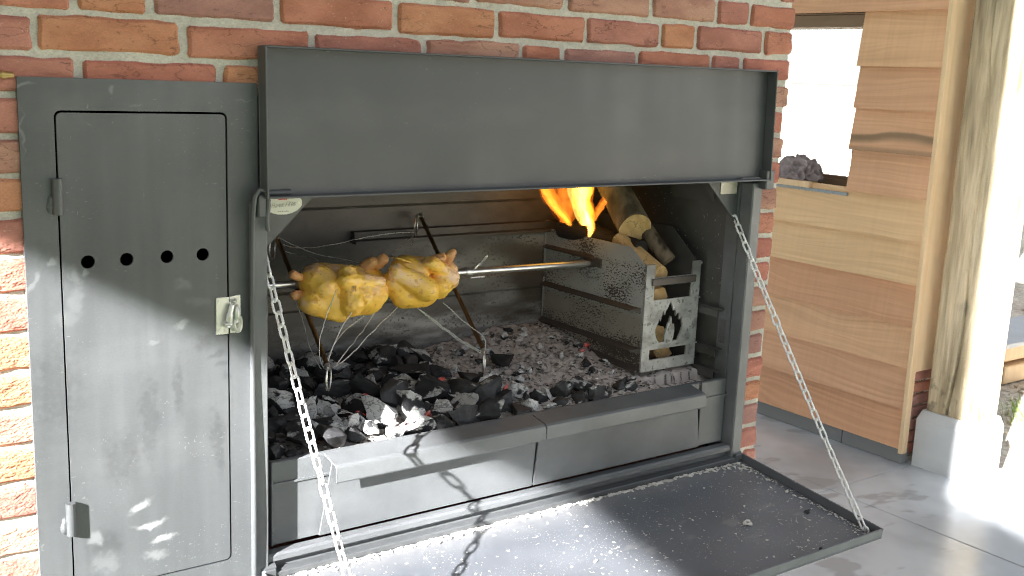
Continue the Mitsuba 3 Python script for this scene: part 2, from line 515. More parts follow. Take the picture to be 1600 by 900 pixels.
BR = [((.36, .145, .095), (.46, .20, .135)), ((.33, .140, .108), (.42, .19, .145)), ((.40, .172, .10), (.49, .235, .138)),
      ((.30, .155, .130), (.38, .20, .165)), ((.34, .170, .128), (.43, .245, .18)), ((.35, .135, .10), (.44, .18, .13))]
for i, (a, b) in enumerate(BR):
    principled(f'brick_{i}', proc(brickfn(a, b, i)), bump=brick_bump, roughness=0.9, specular=0.2)
principled('mortar', proc(mortar_col), bump=mortar_bump, roughness=0.95, specular=0.1)
CED = [((.56, .325, .180), (.66, .41, .24)), ((.53, .290, .165), (.63, .37, .225)), ((.58, .375, .205), (.68, .465, .265)), ((.52, .270, .148), (.62, .345, .20))]
for i, (a, b) in enumerate(CED):
    principled(f'cedar_{i}', proc(woodfn(a, b, i * 3.7, 0.9 if i == 3 else 0.4)), roughness=0.6, specular=0.3)


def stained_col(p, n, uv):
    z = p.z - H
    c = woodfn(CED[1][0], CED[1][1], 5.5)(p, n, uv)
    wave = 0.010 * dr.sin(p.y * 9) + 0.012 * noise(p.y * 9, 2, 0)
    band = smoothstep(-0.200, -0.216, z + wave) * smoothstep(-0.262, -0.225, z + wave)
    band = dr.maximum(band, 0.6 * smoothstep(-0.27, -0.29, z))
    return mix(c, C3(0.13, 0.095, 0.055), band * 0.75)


principled('cedar_stained', proc(stained_col), roughness=0.6, specular=0.3)
principled('trim_wood', proc(trim_col), roughness=0.55, specular=0.3)
principled('frame_wood', (0.17, 0.105, 0.062), roughness=0.5)
principled('oak', proc(oak_col), bump=oak_bump, roughness=0.8, specular=0.2)
principled('concrete', proc(conc_col), roughness=0.75, specular=0.3)
principled('dark_concrete', (0.17, 0.175, 0.175), roughness=0.8)
principled('paving', proc(floor_col), roughness=proc(floor_rough), specular=0.5)
principled('joint', (0.34, 0.34, 0.33), roughness=0.9)
principled('soil', proc(soil_col), bump=soil_bump, roughness=1.0, specular=0.05)
principled('charcoal_black', proc(coalfn(0.72, 0.5)), bump=coal_bump, roughness=0.55, specular=0.5)
principled('charcoal_grey', proc(coalfn(0.55, 0.50)), bump=coal_bump, roughness=0.75, specular=0.3)
principled('charcoal_ash', proc(coalfn(0.34, 0.62)), bump=coal_bump, roughness=0.9, specular=0.2)
principled('ash', proc(ash_col), bump=ash_bump, roughness=1.0, specular=0.1)
principled('white_ash', (0.55, 0.53, 0.49), roughness=1.0, specular=0.1)
principled('chicken_skin', proc(skin_col), bump=skin_bump, roughness=0.30, specular=0.6, clearcoat=0.6, clearcoat_gloss=0.85)
principled('joint_meat', proc(knob_col), bump=skin_bump, roughness=0.38, specular=0.5)
principled('bark', proc(bark_col), bump=bark_bump, roughness=0.95, specular=0.1)
principled('grey_bark', proc(greybark_col), bump=bark_bump, roughness=0.9, specular=0.1)
principled('cut_wood', proc(cut_col), roughness=0.75, specular=0.2)
principled('burnt_wood', (0.016, 0.013, 0.012), roughness=0.8)
principled('cloth', proc(cloth_col), roughness=0.85, sheen=0.4)
principled('slate', (0.22, 0.24, 0.26), roughness=0.4)
principled('roof_wood', (0.30, 0.20, 0.11), roughness=0.7)
principled('orange_paint', (0.62, 0.22, 0.06), roughness=0.5)
principled('blue_paint', (0.10, 0.35, 0.50), roughness=0.5)
principled('fence_wire', (0.35, 0.36, 0.35), roughness=0.45, metallic=0.7)
principled('grass', (0.26, 0.34, 0.10), roughness=0.6)
scene['pane_glass'] = {'type': 'thindielectric'}

# ------------------------------------------------------------------ ground, paving, porch roof
FL = -H
n = 60
gx = np.sinh(np.linspace(-9.3, 9.3, n)) * 1.6 + 3
gy = np.sinh(np.linspace(-9.3, 9.3, n)) * 1.6 + 2
GX, GY = np.meshgrid(gx, gy, indexing='ij')
GZ = np.full_like(GX, FL - 0.06)
idx = np.arange(n * n).reshape(n, n)
quads = np.stack([idx[:-1, :-1], idx[1:, :-1], idx[1:, 1:], idx[:-1, 1:]], -1).reshape(-1, 4)
tag(add('ground', (np.stack([GX, GY, GZ], -1).reshape(-1, 3), quads), 'soil'), 'pale bare soil around the paved porch', kind='structure')
# paved porch floor: joint bed and big slabs
PF = tag(add('floor', box(0.03, 4.86, -0.96, 6.2, FL - 0.12, FL - 0.006, 0), 'joint'), 'smooth grey concrete slab paving of the porch', kind='structure')
for ix in range(3, 8):
    for iy in range(1, 8):
        x0, y0 = -2.84 + ix * 0.96, -1.95 + iy * 1.0
        j = 0.0022
        dz = rng.normal(0, 0.0006)
        add('slab', box(x0 + j, x0 + 0.96 - j, y0 + j, y0 + 1.0 - j, FL - 0.05, FL + dz, 0.0015), 'paving', PF)
# porch roof, out of view overhead: it shades the upper left and all the back
slope = 0.156


def rz_(y):
    return 1.3 + slope * (y + 1.47)


def roof_piece(pts, t=0.16):
    m = trimesh.creation.extrude_polygon(sg.Polygon(pts), t, engine='earcut')
    v = np.array(m.vertices)
    v[:, 2] += rz_(v[:, 1])
    return trimesh.Trimesh(v, m.faces, process=False)


RF = 'porch_roof'
USED[RF] = 1
tag(RF, 'timber boarded porch roof overhead', kind='structure')
add('deck', roof_piece([(-2.92, -3.1), (-2.08, -3.1), (-2.08, -2.145), (2.6, -0.037), (2.6, 5.0), (-2.92, 5.0)]), 'roof_wood', RF, smooth=False)

# ------------------------------------------------------------------ brick wall with the fireplace in it
W = thing('brick_wall', 'red handmade brick wall with grey mortar around the steel fireplace', 'wall')
mort = [box(-1.3, 0.40, 0.002, 0.75, FL, 1.15, 0), box(0.40, 0.745, 0.30, 0.75, FL, 1.15, 0), box(0.40, 0.745, 0.002, 0.30, FL, -0.97, 0),
        box(0.40, 0.745, 0.002, 0.30, -0.03, 1.15, 0), box(0.705, 0.745, 0.002, 0.30, -0.97, -0.03, 0),
        box(2.022, 2.104, 0.002, 0.75, FL, 1.15, 0), box(0.745, 2.022, 0.002, 0.75, 0.14, 1.15, 0), box(0.745, 2.022, 0.002, 0.75, FL, -0.96, 0),
        box(0.745, 2.022, 0.53, 0.75, -0.96, 0.14, 0)]
add('mortar', cat(*mort), 'mortar', W, smooth=False)


def brick_mesh(x0, x1, z0, z1, seed, fine, y0=-0.0095, y1=0.09):
    r = np.random.default_rng(seed)
    m = box(x0, x1, y0, y1, z0, z1, 0.0045)
    if fine:
        m = m.subdivide_to_size(0.017 if x1 - x0 > 0.13 else 0.014)
        v = np.array(m.vertices)
        q = v * [34, 34, 46] + seed * 1.7
        d = np.stack([meshkit.fbm(q + k * 31, 3) for k in range(3)], 1) - 0.5
        v = v + d * [0.0078, 0.0062, 0.0078]
        edge = np.minimum(np.minimum(v[:, 0] - x0, x1 - v[:, 0]), np.minimum(v[:, 2] - z0, z1 - v[:, 2]))
        v[:, 1] += np.where(v[:, 1] < 0.01, 0.0022 * np.exp(-np.maximum(edge, 0) / 0.004), 0)
        v[:, 2] += 0.002 * (meshkit.noise(np.stack([v[:, 0] * 9, v[:, 0] * 0 + seed, v[:, 0] * 0], 1)) - 0.5)
        m = trimesh.Trimesh(v, m.faces, process=False)
    return m


ROWS = {2: [(1.195, 1.410), (1.423, 1.645), (1.656, 1.845), (1.857, 1.954), (1.966, 2.117)],
        1: [(.346, .449), (.462, .565), (.578, .782), (.795, 1.013), (1.026, 1.241), (1.254, 1.466), (1.477, 1.677), (1.689, 1.784), (1.797, 2.008), (2.021, 2.115)],
        0: [(.174, .390), (.404, .618), (.631, .846), (.861, 1.076), (1.088, 1.303), (1.314, 1.405), (1.418, 1.612), (1.625, 1.840), (1.852, 1.940), (1.955, 2.112)],
        -1: [(.238, .451), (.464, .679), (.692, .905)]}
TONE = {(2, 0): 4, (2, 1): 4, (2, 2): 4, (2, 3): 1, (2, 4): 0, (1, 0): 0, (1, 1): 2, (1, 2): 3, (1, 3): 0, (1, 4): 2, (1, 5): 0, (1, 6): 1, (1, 7): 2, (1, 8): 1, (1, 9): 0,
        (0, 0): 1, (0, 1): 2, (0, 2): 0, (0, 3): 1, (0, 4): 4, (0, 5): 0, (0, 6): 3, (0, 7): 0, (0, 8): 1, (0, 9): 5, (-1, 0): 1, (-1, 1): 5, (-1, 2): 2}
rest, sd = [], 100
for row in range(-28, 16):
    zc = 0.031 + 0.0617 * row
    full = row > 2 or row < -15
    known = ROWS.get(row, [])
    cells = list(known)
    if full:
        x = -1.3 + (0.11 if row % 2 else 0.0)
        while x < 2.10:
            w = 0.1 if rng.random() < 0.3 else 0.212
            cells.append((x, min(x + w, 2.112)))
            x += w + 0.0125
    else:
        if row == 2:
            x = 1.183
        else:
            x = {1: .334, 0: .161, -1: .225}.get(row, 0.372 - rng.choice([0.0, 0.02]))
        lim = x
        if row not in ROWS:
            cells.append((lim - 0.212 if row % 2 else lim - 0.10, lim + 0.03))
            x = cells[-1][0] - 0.0125
        while x > -1.25:
            w = 0.1 if rng.random() < 0.3 else 0.212
            cells.append((x - w, x))
            x -= w + 0.0125
        if row < 0:
            e = 2.108 + rng.normal(0, 0.003)
            cells.append((2.03, e))
    for k, (x0, x1) in enumerate(cells):
        if x1 - x0 < 0.03:
            continue
        sd += 1
        tone = TONE.get((row, k), int(rng.integers(0, 6)))
        vis = (row <= 3 and row >= -17 and x1 > 0.30) and (x0 > 1.99 or x1 < 0.46 or row >= -1)
        j = rng.normal(0, 0.0011, 4)
        m = brick_mesh(x0 + j[0], x1 + j[1], zc - 0.0255 + j[2], zc + 0.0245 + j[3], sd, vis)
        if vis:
            add('brick', m, f'brick_{tone}', W, smooth=40)
        else:
            rest.append(m)
add('outer_brick', cat(*rest), 'brick_0', W, smooth=False)
tag(W + '__outer_brick', 'red bricks of the wall beyond the picture', kind='stuff')
# mortar squeezed into the joints, uneven
v, u2 = np.linspace(-1.02, 0.20, 190), np.linspace(0.30, 2.108, 240)
UU, VV = np.meshgrid(u2, v, indexing='ij')
yy = 0.0005 - 0.0030 * meshkit.fbm(np.stack([UU * 60, VV * 60, UU * 0], -1), 3)
idx = np.arange(UU.size).reshape(UU.shape)
q = np.stack([idx[:-1, :-1], idx[1:, :-1], idx[1:, 1:], idx[:-1, 1:]], -1).reshape(-1, 4)
cx, cz = UU[:-1, :-1].ravel(), VV[:-1, :-1].ravel()
keep = (cz > -0.05) | (cx < 0.40) | (cx > 2.03)
add('pointing', (np.stack([UU, yy, VV], -1).reshape(-1, 3), q[keep]), 'mortar', W, smooth=True)
tag(add('brass_pipe', cat(rod((0.30, -0.014, -0.033), (0.362, -0.014, -0.033), 0.0045), rod((0.345, -0.014, -0.033), (0.352, -0.014, -0.033), 0.006)), 'brass'),
    'short thin brass pipe against the bricks left of the cabinet top', 'pipe')

# ------------------------------------------------------------------ steel storage cabinet (left)
CB = thing('steel_cabinet', 'tall dark steel cabinet set in the brick wall with a narrow door', 'cabinet')
hole = rbox2(0.4165, -0.8905, 0.6925, -0.0845, 0.010)
add('frame', wall_plate(sg.box(0.366, -0.985, 0.7465, -0.035).difference(hole), -0.0150, -0.003), 'door_steel', CB, smooth=False)
liner = cat(box(0.41, 0.70, 0.27, 0.275, -0.93, -0.06, 0), box(0.405, 0.41, 0.0, 0.275, -0.93, -0.06, 0), box(0.70, 0.705, 0.0, 0.275, -0.93, -0.06, 0),
            box(0.405, 0.705, 0.0, 0.275, -0.935, -0.93, 0), box(0.405, 0.705, 0.0, 0.275, -0.06, -0.055, 0))
add('inside_lining', liner, 'black_gap', CB, smooth=False)
dpoly = rbox2(0.4195, -0.8875, 0.6890, -0.0880, 0.008)
for x in (.459, .520, .586, .647):
    dpoly = dpoly.difference(sg.Point(x, -0.3235).buffer(0.0108, quad_segs=10))
DOOR = add('door', wall_plate(dpoly, -0.0156, -0.0112), 'door_steel', CB, smooth=False)


def hinge(zc, h):
    leaf = box(0.4145, 0.4225, -0.024, -0.0105, zc - h / 2, zc + h / 2, 0.003)
    bar = rod((0.416, -0.021, zc - h / 2), (0.416, -0.021, zc + h / 2), 0.0078, 16)
    w = trimesh.creation.icosphere(2, 1.0)
    w.apply_scale([0.0075, 0.008, 0.012])
    w.apply_translation([0.407, -0.013, zc - h * 0.28])
    w2 = trimesh.creation.icosphere(2, 1.0)
    w2.apply_scale([0.006, 0.007, 0.010])
    w2.apply_translation([0.408, -0.014, zc - h * 0.12])
    return cat(leaf, bar, w, w2)


add('hinge', hinge(-0.217, 0.056), 'steel', DOOR)
add('hinge', hinge(-0.750, 0.056), 'steel', DOOR)
# sash-fastener latch of zinc
LT = add('latch', cat(wall_plate(sg.Polygon([(.6675, -.4655), (.6890, -.4655), (.6905, -.4005), (.6680, -.4005)]), -0.0195, -0.0158),
                      wall_plate(sg.Polygon([(.6925, -.4650), (.7125, -.4650), (.7115, -.3985), (.6920, -.4005)]), -0.0185, -0.0152)), 'zinc', CB, smooth=False)


def blobm(c, s):
    m = trimesh.creation.icosphere(2, 1.0)
    m.apply_scale(s)
    m.apply_translation(c)
    return m


ring = [(0.7035 + 0.0065 * math.cos(a), -0.0275, -0.4475 + 0.0145 * math.sin(a)) for a in np.linspace(0, 2 * PI, 20, endpoint=False)]
add('handle', cat(blobm((.6860, -.026, -.4465), (.0085, .010, .0075)), tube(curve([(.687, -.028, -.444), (.6885, -.029, -.43), (.693, -.028, -.413)], 10), [.006] * 5 + [.0045] * 5, 10),
                  blobm((.7015, -.0265, -.430), (.0058, .008, .0175)), tube(ring, 0.0024, 8, True), blobm((.699, -.023, -.408), (.004, .006, .004))), 'zinc', CB + '__latch')
for x, z in ((.6735, -.4075), (.6745, -.4585), (.6845, -.4605), (.7030, -.4065)):
    add('screw', cat(rod((x, -.0210, z), (x, -.0185, z), .0032, 12)), 'zinc', CB + '__latch')

# ------------------------------------------------------------------ barbecue fireplace
BQ = thing('barbecue_fireplace', 'built-in open steel barbecue fireplace with folded up hood panel and lowered flap', 'fireplace')
# posts (angle iron) left and right
add('post', cat(box(0.7300, 0.7580, -0.030, 0.010, -0.985, -0.236, 0.0025), box(0.7535, 0.7580, 0.010, 0.040, -0.985, -0.236, 0)), 'dusty_steel', BQ, smooth=False)
add('post', cat(box(1.9930, 2.0270, -0.030, 0.010, -0.985, -0.236, 0.003), box(1.9930, 1.9975, 0.010, 0.05, -0.985, -0.236, 0)), 'dusty_steel', BQ, smooth=False)
add('lintel', box(0.745, 2.025, 0.0, 0.012, -0.235, 0.145, 0), 'steel', BQ, smooth=False)
# corner gussets
add('gusset', wall_plate(sg.Polygon([(0.750, -0.20), (0.905, -0.20), (0.868, -0.234), (0.763, -0.336), (0.750, -0.349)]), 0.016, 0.021), 'steel', BQ, smooth=False)
add('gusset', wall_plate(sg.Polygon([(2.0, -0.20), (1.850, -0.20), (1.895, -0.245), (2.0, -0.346)]), 0.016, 0.021), 'steel', BQ, smooth=False)
# firebox
bk = [(0.520, 0.13), (0.506, 0.13), (0.506, -0.270), (0.502, -0.277), (0.502, -0.325), (0.506, -0.332),
      (0.506, -0.52), (0.502, -0.527), (0.502, -0.565), (0.506, -0.572), (0.506, -0.93), (0.520, -0.93)]
add('back_panel', side_plate(sg.Polygon(bk), 0.745, 2.005), 'firebox_steel', BQ, smooth=False)
add('side_panel', box(0.741, 0.747, 0.0125, 0.505, -0.93, 0.13, 0), 'firebox_side', BQ, smooth=False)
SP = add('side_panel', box(2.001, 2.007, 0.0125, 0.505, -0.93, 0.13, 0), 'firebox_side', BQ, smooth=False)
add('top_panel', box(0.747, 2.001, 0.0125, 0.505, 0.125, 0.13, 0), 'firebox_side', BQ, smooth=False)
for z, y0 in ((-0.560, 0.03), (-0.662, 0.028), (-0.720, 0.03)):
    add('rail', cat(box(1.978, 2.001, y0, 0.50, z, z + 0.004, 0.001), box(1.976, 1.980, y0 + 0.01, 0.50, z - 0.018, z, 0.001)), 'firebox_side', SP, smooth=False)
add('stop_plate', box(1.993, 2.001, 0.022, 0.046, -0.645, -0.582, 0.001), 'firebox_side', SP, smooth=False)
tri = trimesh.Trimesh([[2.0, .10, -.30], [2.0, .25, -.05], [1.90, .25, -.05], [2.0, .10, -.05], [1.955, .10, -.05], [2.0, .25, -.30]]).convex_hull
add('deflector', tri, 'firebox_side', BQ, smooth=False)
prof = sg.Polygon([(0.505, -0.386), (0.488, -0.387), (0.488, -0.404), (0.480, -0.408), (0.480, -0.415), (0.505, -0.415)])
add('back_ledge', side_plate(prof, 1.20, 1.998), 'firebox_steel', BQ, smooth=False)
for z in (-.560, -.585, -.640, -.668, -.700):
    add('grid_bracket', quadbox([(.748, .05, z), (.748, .05, z + .003), (.748, .16, z), (.748, .16, z + .003), (.776, .105, z), (.776, .105, z + .003)]), 'steel', BQ, smooth=False)
# pan
PAN = add('fire_pan', cat(box(0.776, 0.780, 0.0, 0.50, -0.892, -0.726, 0.001), box(0.776, 1.8955, 0.004, 0.009, -0.892, -0.728, 0.0015), box(1.9040, 1.990, 0.004, 0.009, -0.892, -0.728, 0.0015), box(0.776, 1.996, 0.0, 0.50, -0.772, -0.768, 0),
                          box(0.776, 1.990, 0.009, 0.019, -0.732, -0.728, 0.001)), 'dusty_steel', BQ, smooth=False)


def ash_plate(xa, xb, xba, xbb):
    def sheet(pts, x0s, x1s, t=0.0032):
        vs, f = [], []
        P = np.array(pts)
        for (y, z), xa_, xb_ in zip(P, x0s, x1s):
            vs += [[xa_, y, z], [xb_, y, z], [xb_, y + t * 0.6, z - t], [xa_, y + t * 0.6, z - t]]
        for k in range(len(P) - 1):
            a, b = 4 * k, 4 * k + 4
            for i in range(4):
                j = (i + 1) % 4
                f += [[a + i, a + j, b + j], [a + i, b + j, b + i]]
        f += [[0, 2, 1], [0, 3, 2], [4 * len(P) - 4, 4 * len(P) - 3, 4 * len(P) - 2], [4 * len(P) - 4, 4 * len(P) - 2, 4 * len(P) - 1]]
        m = trimesh.Trimesh(vs, f, process=False)
        m.fix_normals()
        return m
    lip = [(0.010, -0.7275), (-0.020, -0.7325), (-0.042, -0.7365), (-0.0470, -0.7400), (-0.0485, -0.7450), (-0.0490, -0.7690)]
    top = sheet(lip, [xa] * 6, [xb] * 6)
    face = quadbox([(xa + .004, -0.022, -0.738), (xb - .002, -0.022, -0.738), (xa + .004, -0.0185, -0.738), (xb - .002, -0.0185, -0.738),
                    (xba, -0.0090, -0.887), (xbb, -0.0090, -0.887), (xba, -0.0055, -0.887), (xbb, -0.0055, -0.887)])
    return cat(top, face)


add('ash_plate', ash_plate(0.886, 1.381, 0.870, 1.379), 'dusty_steel', BQ, smooth=22)
add('ash_plate', ash_plate(1.3845, 1.866, 1.3835, 1.893), 'dusty_steel', BQ, smooth=22)
add('sill_bar', cat(box(0.745, 2.024, -0.024, 0.004, -0.914, -0.896, 0.004), box(0.745, 2.024, -0.010, 0.02, -0.985, -0.914, 0)), 'dusty_steel', BQ, smooth=False)


# folded flaps: shallow trays
def tray(w0, w1, length, lip, t=0.004):
    """Tray lying in the xy plane, hinge edge at y = 0, running to -length, lips standing up."""
    return cat(box(w0, w1, -length, 0, -t, 0, 0.001), box(w0, w0 + t, -length, -0.004, 0.0003, lip, 0.001), box(w1 - t, w1, -length, -0.004, 0.0003, lip, 0.001),
               box(w0 + t + .0003, w1 - t - .0003, -length, -length + t, 0.0003, lip, 0.001))


ang = math.atan2(0.0467, 0.444)
FR, FT = rotx(ang), np.array([0, -0.016, -0.9385])


def on_flap(x, y, h=0.0):
    return FR @ np.array([x, y, h]) + FT


LF = add('lower_flap', move(tray(0.742, 2.029, 0.4415, 0.021), FR, FT), 'flap_steel', BQ, smooth=False)
tag(LF, 'lowered black steel flap strewn with ash')
add('hinge_strip', move(box(0.75, 2.02, -0.020, 0.002, 0.0004, 0.014, 0.002), FR, FT), 'steel', LF, smooth=False)
for x in (0.757, 2.012):
    add('hinge_knuckle', cat(rod((x - 0.014, -0.024, -0.921), (x + 0.014, -0.024, -0.921), 0.009, 14), box(x - 0.012, x + 0.012, -0.04, -0.022, -0.934, -0.918, 0.002)), 'steel', LF)
hood = cat(box(0.747, 2.025, -0.0045, 0.0, 0.0, 0.2575, 0.001), box(0.747, 0.7505, -0.033, -0.0047, 0.0, 0.2575, 0.001), box(2.0215, 2.025, -0.033, -0.0047, 0.0, 0.2575, 0.001),
           box(0.7508, 2.0212, -0.033, -0.0047, 0.0, 0.0035, 0.001), box(0.7508, 2.0212, -0.033, -0.0047, 0.254, 0.2575, 0.001))
HD = add('hood_panel', move(hood, rotx(-0.030), (0, -0.0225, -0.2295)), 'steel', BQ, smooth=False)
tag(HD, 'upper flap folded up flat against the bricks')
add('hinge_block', box(2.012, 2.040, -0.052, -0.004, -0.250, -0.205, 0.002), 'steel', HD, smooth=False)
add('hinge_block', cat(box(0.735, 0.752, -0.043, -0.008, -0.262, -0.222, 0.003), rod((0.735, -0.028, -0.222), (0.80, -0.030, -0.2205), 0.0055, 12)), 'steel', HD, smooth=40)
add('stay_plate', wall_plate(sg.Polygon([(1.93, -.2265), (1.945, -.2215), (2.0, -.2215), (2.018, -.2265)]), -0.040, -0.030), 'steel', HD, smooth=False)
# prop rod with a hooked head, hanging beside the left post
hk = curve([(.7545, -.040, -.285), (.7545, -.041, -.245), (.7525, -.042, -.222), (.7435, -.043, -.211), (.734, -.043, -.216), (.7285, -.041, -.235), (.7275, -.036, -.30), (.7275, -.0345, -.60), (.7275, -.0345, -.955)], 60)
add('prop_rod', tube(hk, 0.0042, 10), 'steel', BQ, smooth=60)
# plaque and rating plate
PL = add('plaque', wall_plate(affinity.scale(sg.Point(0.8065, -0.2455).buffer(1, quad_segs=16), 0.0365, 0.0205), 0.0135, 0.0158), 'plaque_metal', BQ, smooth=False)
tag(PL, 'oval pale metal maker plaque with script lettering')
tm = meshkit.text_mesh('Home Fires', 0.0088, 0.0006)
tv = np.array(tm.vertices)
tv[:, 0] += 0.38 * tv[:, 1]
wdt = tv[:, 0].max() - tv[:, 0].min()
tv[:, 0] = (tv[:, 0] - tv[:, 0].min()) * 0.047 / wdt
tv = np.stack([0.7835 + tv[:, 0], 0.0133 - tv[:, 2] * 0.5, -0.2535 + tv[:, 1] * 0.95 + 0.06 * tv[:, 0]], 1)
add('lettering', trimesh.Trimesh(tv, tm.faces, process=False), 'plaque_ink', PL, smooth=False)
add('rule', cat(*[box(0.796 + k * 0.0036, 0.7985 + k * 0.0036, 0.0131, 0.0134, -0.2608, -0.2594, 0) for k in range(6)]), 'plaque_ink', PL, smooth=False)
fl = sg.Polygon([(-.004, 0), (.004, 0), (.0045, .004), (.0025, .006), (.001, .0095), (-.001, .006), (-.0035, .008), (-.0045, .004)])
for dx in (-.0045, .0045):
    add('red_flame_mark', wall_plate(affinity.translate(fl, 0.8055 + dx, -0.2395), 0.0129, 0.0134), 'plaque_red', PL, smooth=False)
for x in (.7765, .8365):
    add('rivet', rod((x, 0.0122, -.2455), (x, 0.0136, -.2455), 0.0022, 12), 'zinc', PL)
RP = add('rating_plate', box(1.928, 1.984, 0.0135, 0.0155, -0.266, -0.236, 0.0005), 'tin', BQ, smooth=False)
for x in (1.933, 1.979):
    add('rivet', rod((x, 0.0122, -.2425), (x, 0.0136, -.2425), 0.002, 10), 'zinc', RP)


# ------------------------------------------------------------------ chains
def link_mesh(L=0.0325, Wd=0.0180, d=0.0049):
    r = (Wd - d) / 2
    h = (L - Wd) / 2
    P = [(r * math.cos(a), 0, h + r * math.sin(a)) for a in np.linspace(0, PI, 9)] + [(r * math.cos(a), 0, -h + r * math.sin(a)) for a in np.linspace(PI, 2 * PI, 9)]
    return tube(P, d / 2, 8, True)


LINK = link_mesh()


def chain(key, a, b, sag, phase):
    a, b = np.asarray(a, float), np.asarray(b, float)
    t = np.linspace(0, 1, 400)[:, None]
    P = a + (b - a) * t - np.array([0, 0, 1.0]) * sag * 4 * t * (1 - t)
    s = np.r_[0, np.cumsum(np.linalg.norm(np.diff(P, axis=0), axis=1))]
    N = int(round(s[-1] / 0.0236))
    for k in range(N):
        sc = (k + 0.5) * s[-1] / N
        c = np.array([np.interp(sc, s, P[:, i]) for i in range(3)])
        c2 = np.array([np.interp(min(sc + .004, s[-1]), s, P[:, i]) for i in range(3)])
        c1 = np.array([np.interp(max(sc - .004, 0), s, P[:, i]) for i in range(3)])
        w = c1 - c2
        w /= np.linalg.norm(w)
        u = np.array([1.0, 0, 0])
        u -= w * (u @ w)
        u /= np.linalg.norm(u)
        vv = np.cross(w, u)
        th = phase + (k % 2) * PI / 2 + rng.normal(0, 0.13)
        uu = u * math.cos(th) + vv * math.sin(th)
        R = np.stack([uu, np.cross(w, uu), w], 1)
        add('link', move(LINK, R, c), 'chain_zinc', key, smooth=60)


CH1 = thing('chain', 'sunlit steel chain holding the flap on the left beside the cabinet', 'chain', 'chains that hold the lowered flap')
chain(CH1, (0.7665, 0.012, -0.33), on_flap(0.768, -0.425, 0.010), 0.012, 0.25)
CH2 = thing('chain', 'steel chain holding the right corner of the flap in front of the timber wall', 'chain', 'chains that hold the lowered flap')
chain(CH2, (1.984, 0.030, -0.30), on_flap(2.012, -0.405, 0.006), 0.010, -0.15)
for k, x in ((CH1, 0.768), (CH2, 2.014)):
    c = on_flap(x, -0.418 if x < 1 else -0.408, 0.003)
    P = [c + np.array([0, .008 * math.cos(a), .010 * math.sin(a)]) for a in np.linspace(0, 2 * PI, 14, endpoint=False)]
    add('eye', tube(P, 0.0022, 8, True), 'chain_zinc', k)

# ------------------------------------------------------------------ spit with its cross rods, chickens, wires
SPY, SPZ = 0.30, -0.4625
SPT = thing('rotisserie_spit', 'shiny steel rotisserie spit rod with two dark cross rods over the coals', 'spit')
z0 = at(410, 447, 1, SPY)[2]
z1 = at(925, 411, 1, SPY)[2]


def spit(x):
    return np.array([x, SPY, z0 + (z1 - z0) * (x - .888) / (1.781 - .888)])


add('rod', tube([spit(0.75), spit(1.755), spit(1.779)], [0.0086, 0.0086, 0.006], 20), 'bright_steel', SPT)
RODS = []
for x, pt, pb in ((0.970, (433, 372), (512, 572)), (1.372, (657, 338), (756, 548))):
    a, b = at(*pt, 0, x), at(*pb, 0, x)
    c = add('cross_rod', rod(a, b, 0.0048, 12), 'blue_steel', SPT)
    RODS.append((a, b, c))
    for e, sgn in ((a, -1), (b, 1)):
        d = (b - a) / np.linalg.norm(b - a) * sgn
        cen = e + np.array([0, 0, -0.026 if sgn > 0 else -0.022]) + np.array([-0.012 if sgn < 0 else 0.002, 0, 0])
        ax = np.array([0.75, -0.62, 0.0]) / math.hypot(.75, .62)
        P = [cen + 0.0215 * (np.array([0, 0, 1]) * math.sin(t) * 1.15 + np.array([0.46, 0.56, 0]) / .725 * math.cos(t)) for t in np.linspace(0, 2 * PI, 26, endpoint=False)]
        add('ring', tube(P, 0.0024, 8, True), 'bright_steel', SPT)
        add('collar', rod(e - d * 0.004, e + d * 0.006, 0.0068, 12), 'bright_steel', SPT)
for x in (0.963, 1.40):
    add('clamp', rod(spit(x - .008), spit(x + .010), 0.0115, 18), 'bright_steel', SPT)
s = spit(1.416)
add('wing_screw', cat(rod(s + [0, -.004, .008], s + [.012, -.006, .020], .0035, 10), quadbox([s + [.004, -.008, .012], s + [.022, -.012, .034], s + [.030, -.012, .040], s + [.034, -.010, .034], s + [.018, -.006, .014],
                      s + [.004, -.005, .012], s + [.022, -.009, .034], s + [.030, -.009, .040]])), 'bright_steel', SPT, smooth=False)
add('pin', rod(spit(1.40) + [0, -.012, -.012], spit(1.44) + [0, -.012, -.012], 0.002, 8), 'bright_steel', SPT)


def smin(a, b, k):
    h = max(k - abs(a - b), 0.0) / k
    return min(a, b) - h * h * k * 0.25


def level(prims, k, edge):
    """One continuous skin around tapered capsules, with soft creases."""
    P = []
    lo, hi = np.full(3, 9.0), np.full(3, -9.0)
    for a, b, ra, rb in prims:
        d = b - a
        P.append((*a, *d, float(d @ d) + 1e-12, ra, rb - ra))
        r = max(ra, rb) + 0.006
        lo, hi = np.minimum(lo, np.minimum(a, b) - r), np.maximum(hi, np.maximum(a, b) + r)

    def f(x, y, z):
        out = 1.0
        for ax, ay, az, dx, dy, dz, dd, r, rr in P:
            px, py, pz = x - ax, y - ay, z - az
            t = (px * dx + py * dy + pz * dz) / dd
            t = 0.0 if t < 0 else (1.0 if t > 1 else t)
            ex, ey, ez = px - dx * t, py - dy * t, pz - dz * t
            s_ = math.sqrt(ex * ex + ey * ey + ez * ez) - r - rr * t
            out = smin(out, s_, k)
        return -out
    M = m3.Manifold.level_set(f, [*lo, *hi], edge, 0.0)
    v, fc, _ = meshkit.arrays(M, False)
    m = trimesh.Trimesh(v, fc)
    trimesh.smoothing.filter_taubin(m, iterations=3)
    v = np.array(m.vertices)
    v += np.array(m.vertex_normals) * (0.0055 * (meshkit.fbm(v * 45, 3) - 0.5))[:, None]
    return trimesh.Trimesh(v, m.faces, process=False)


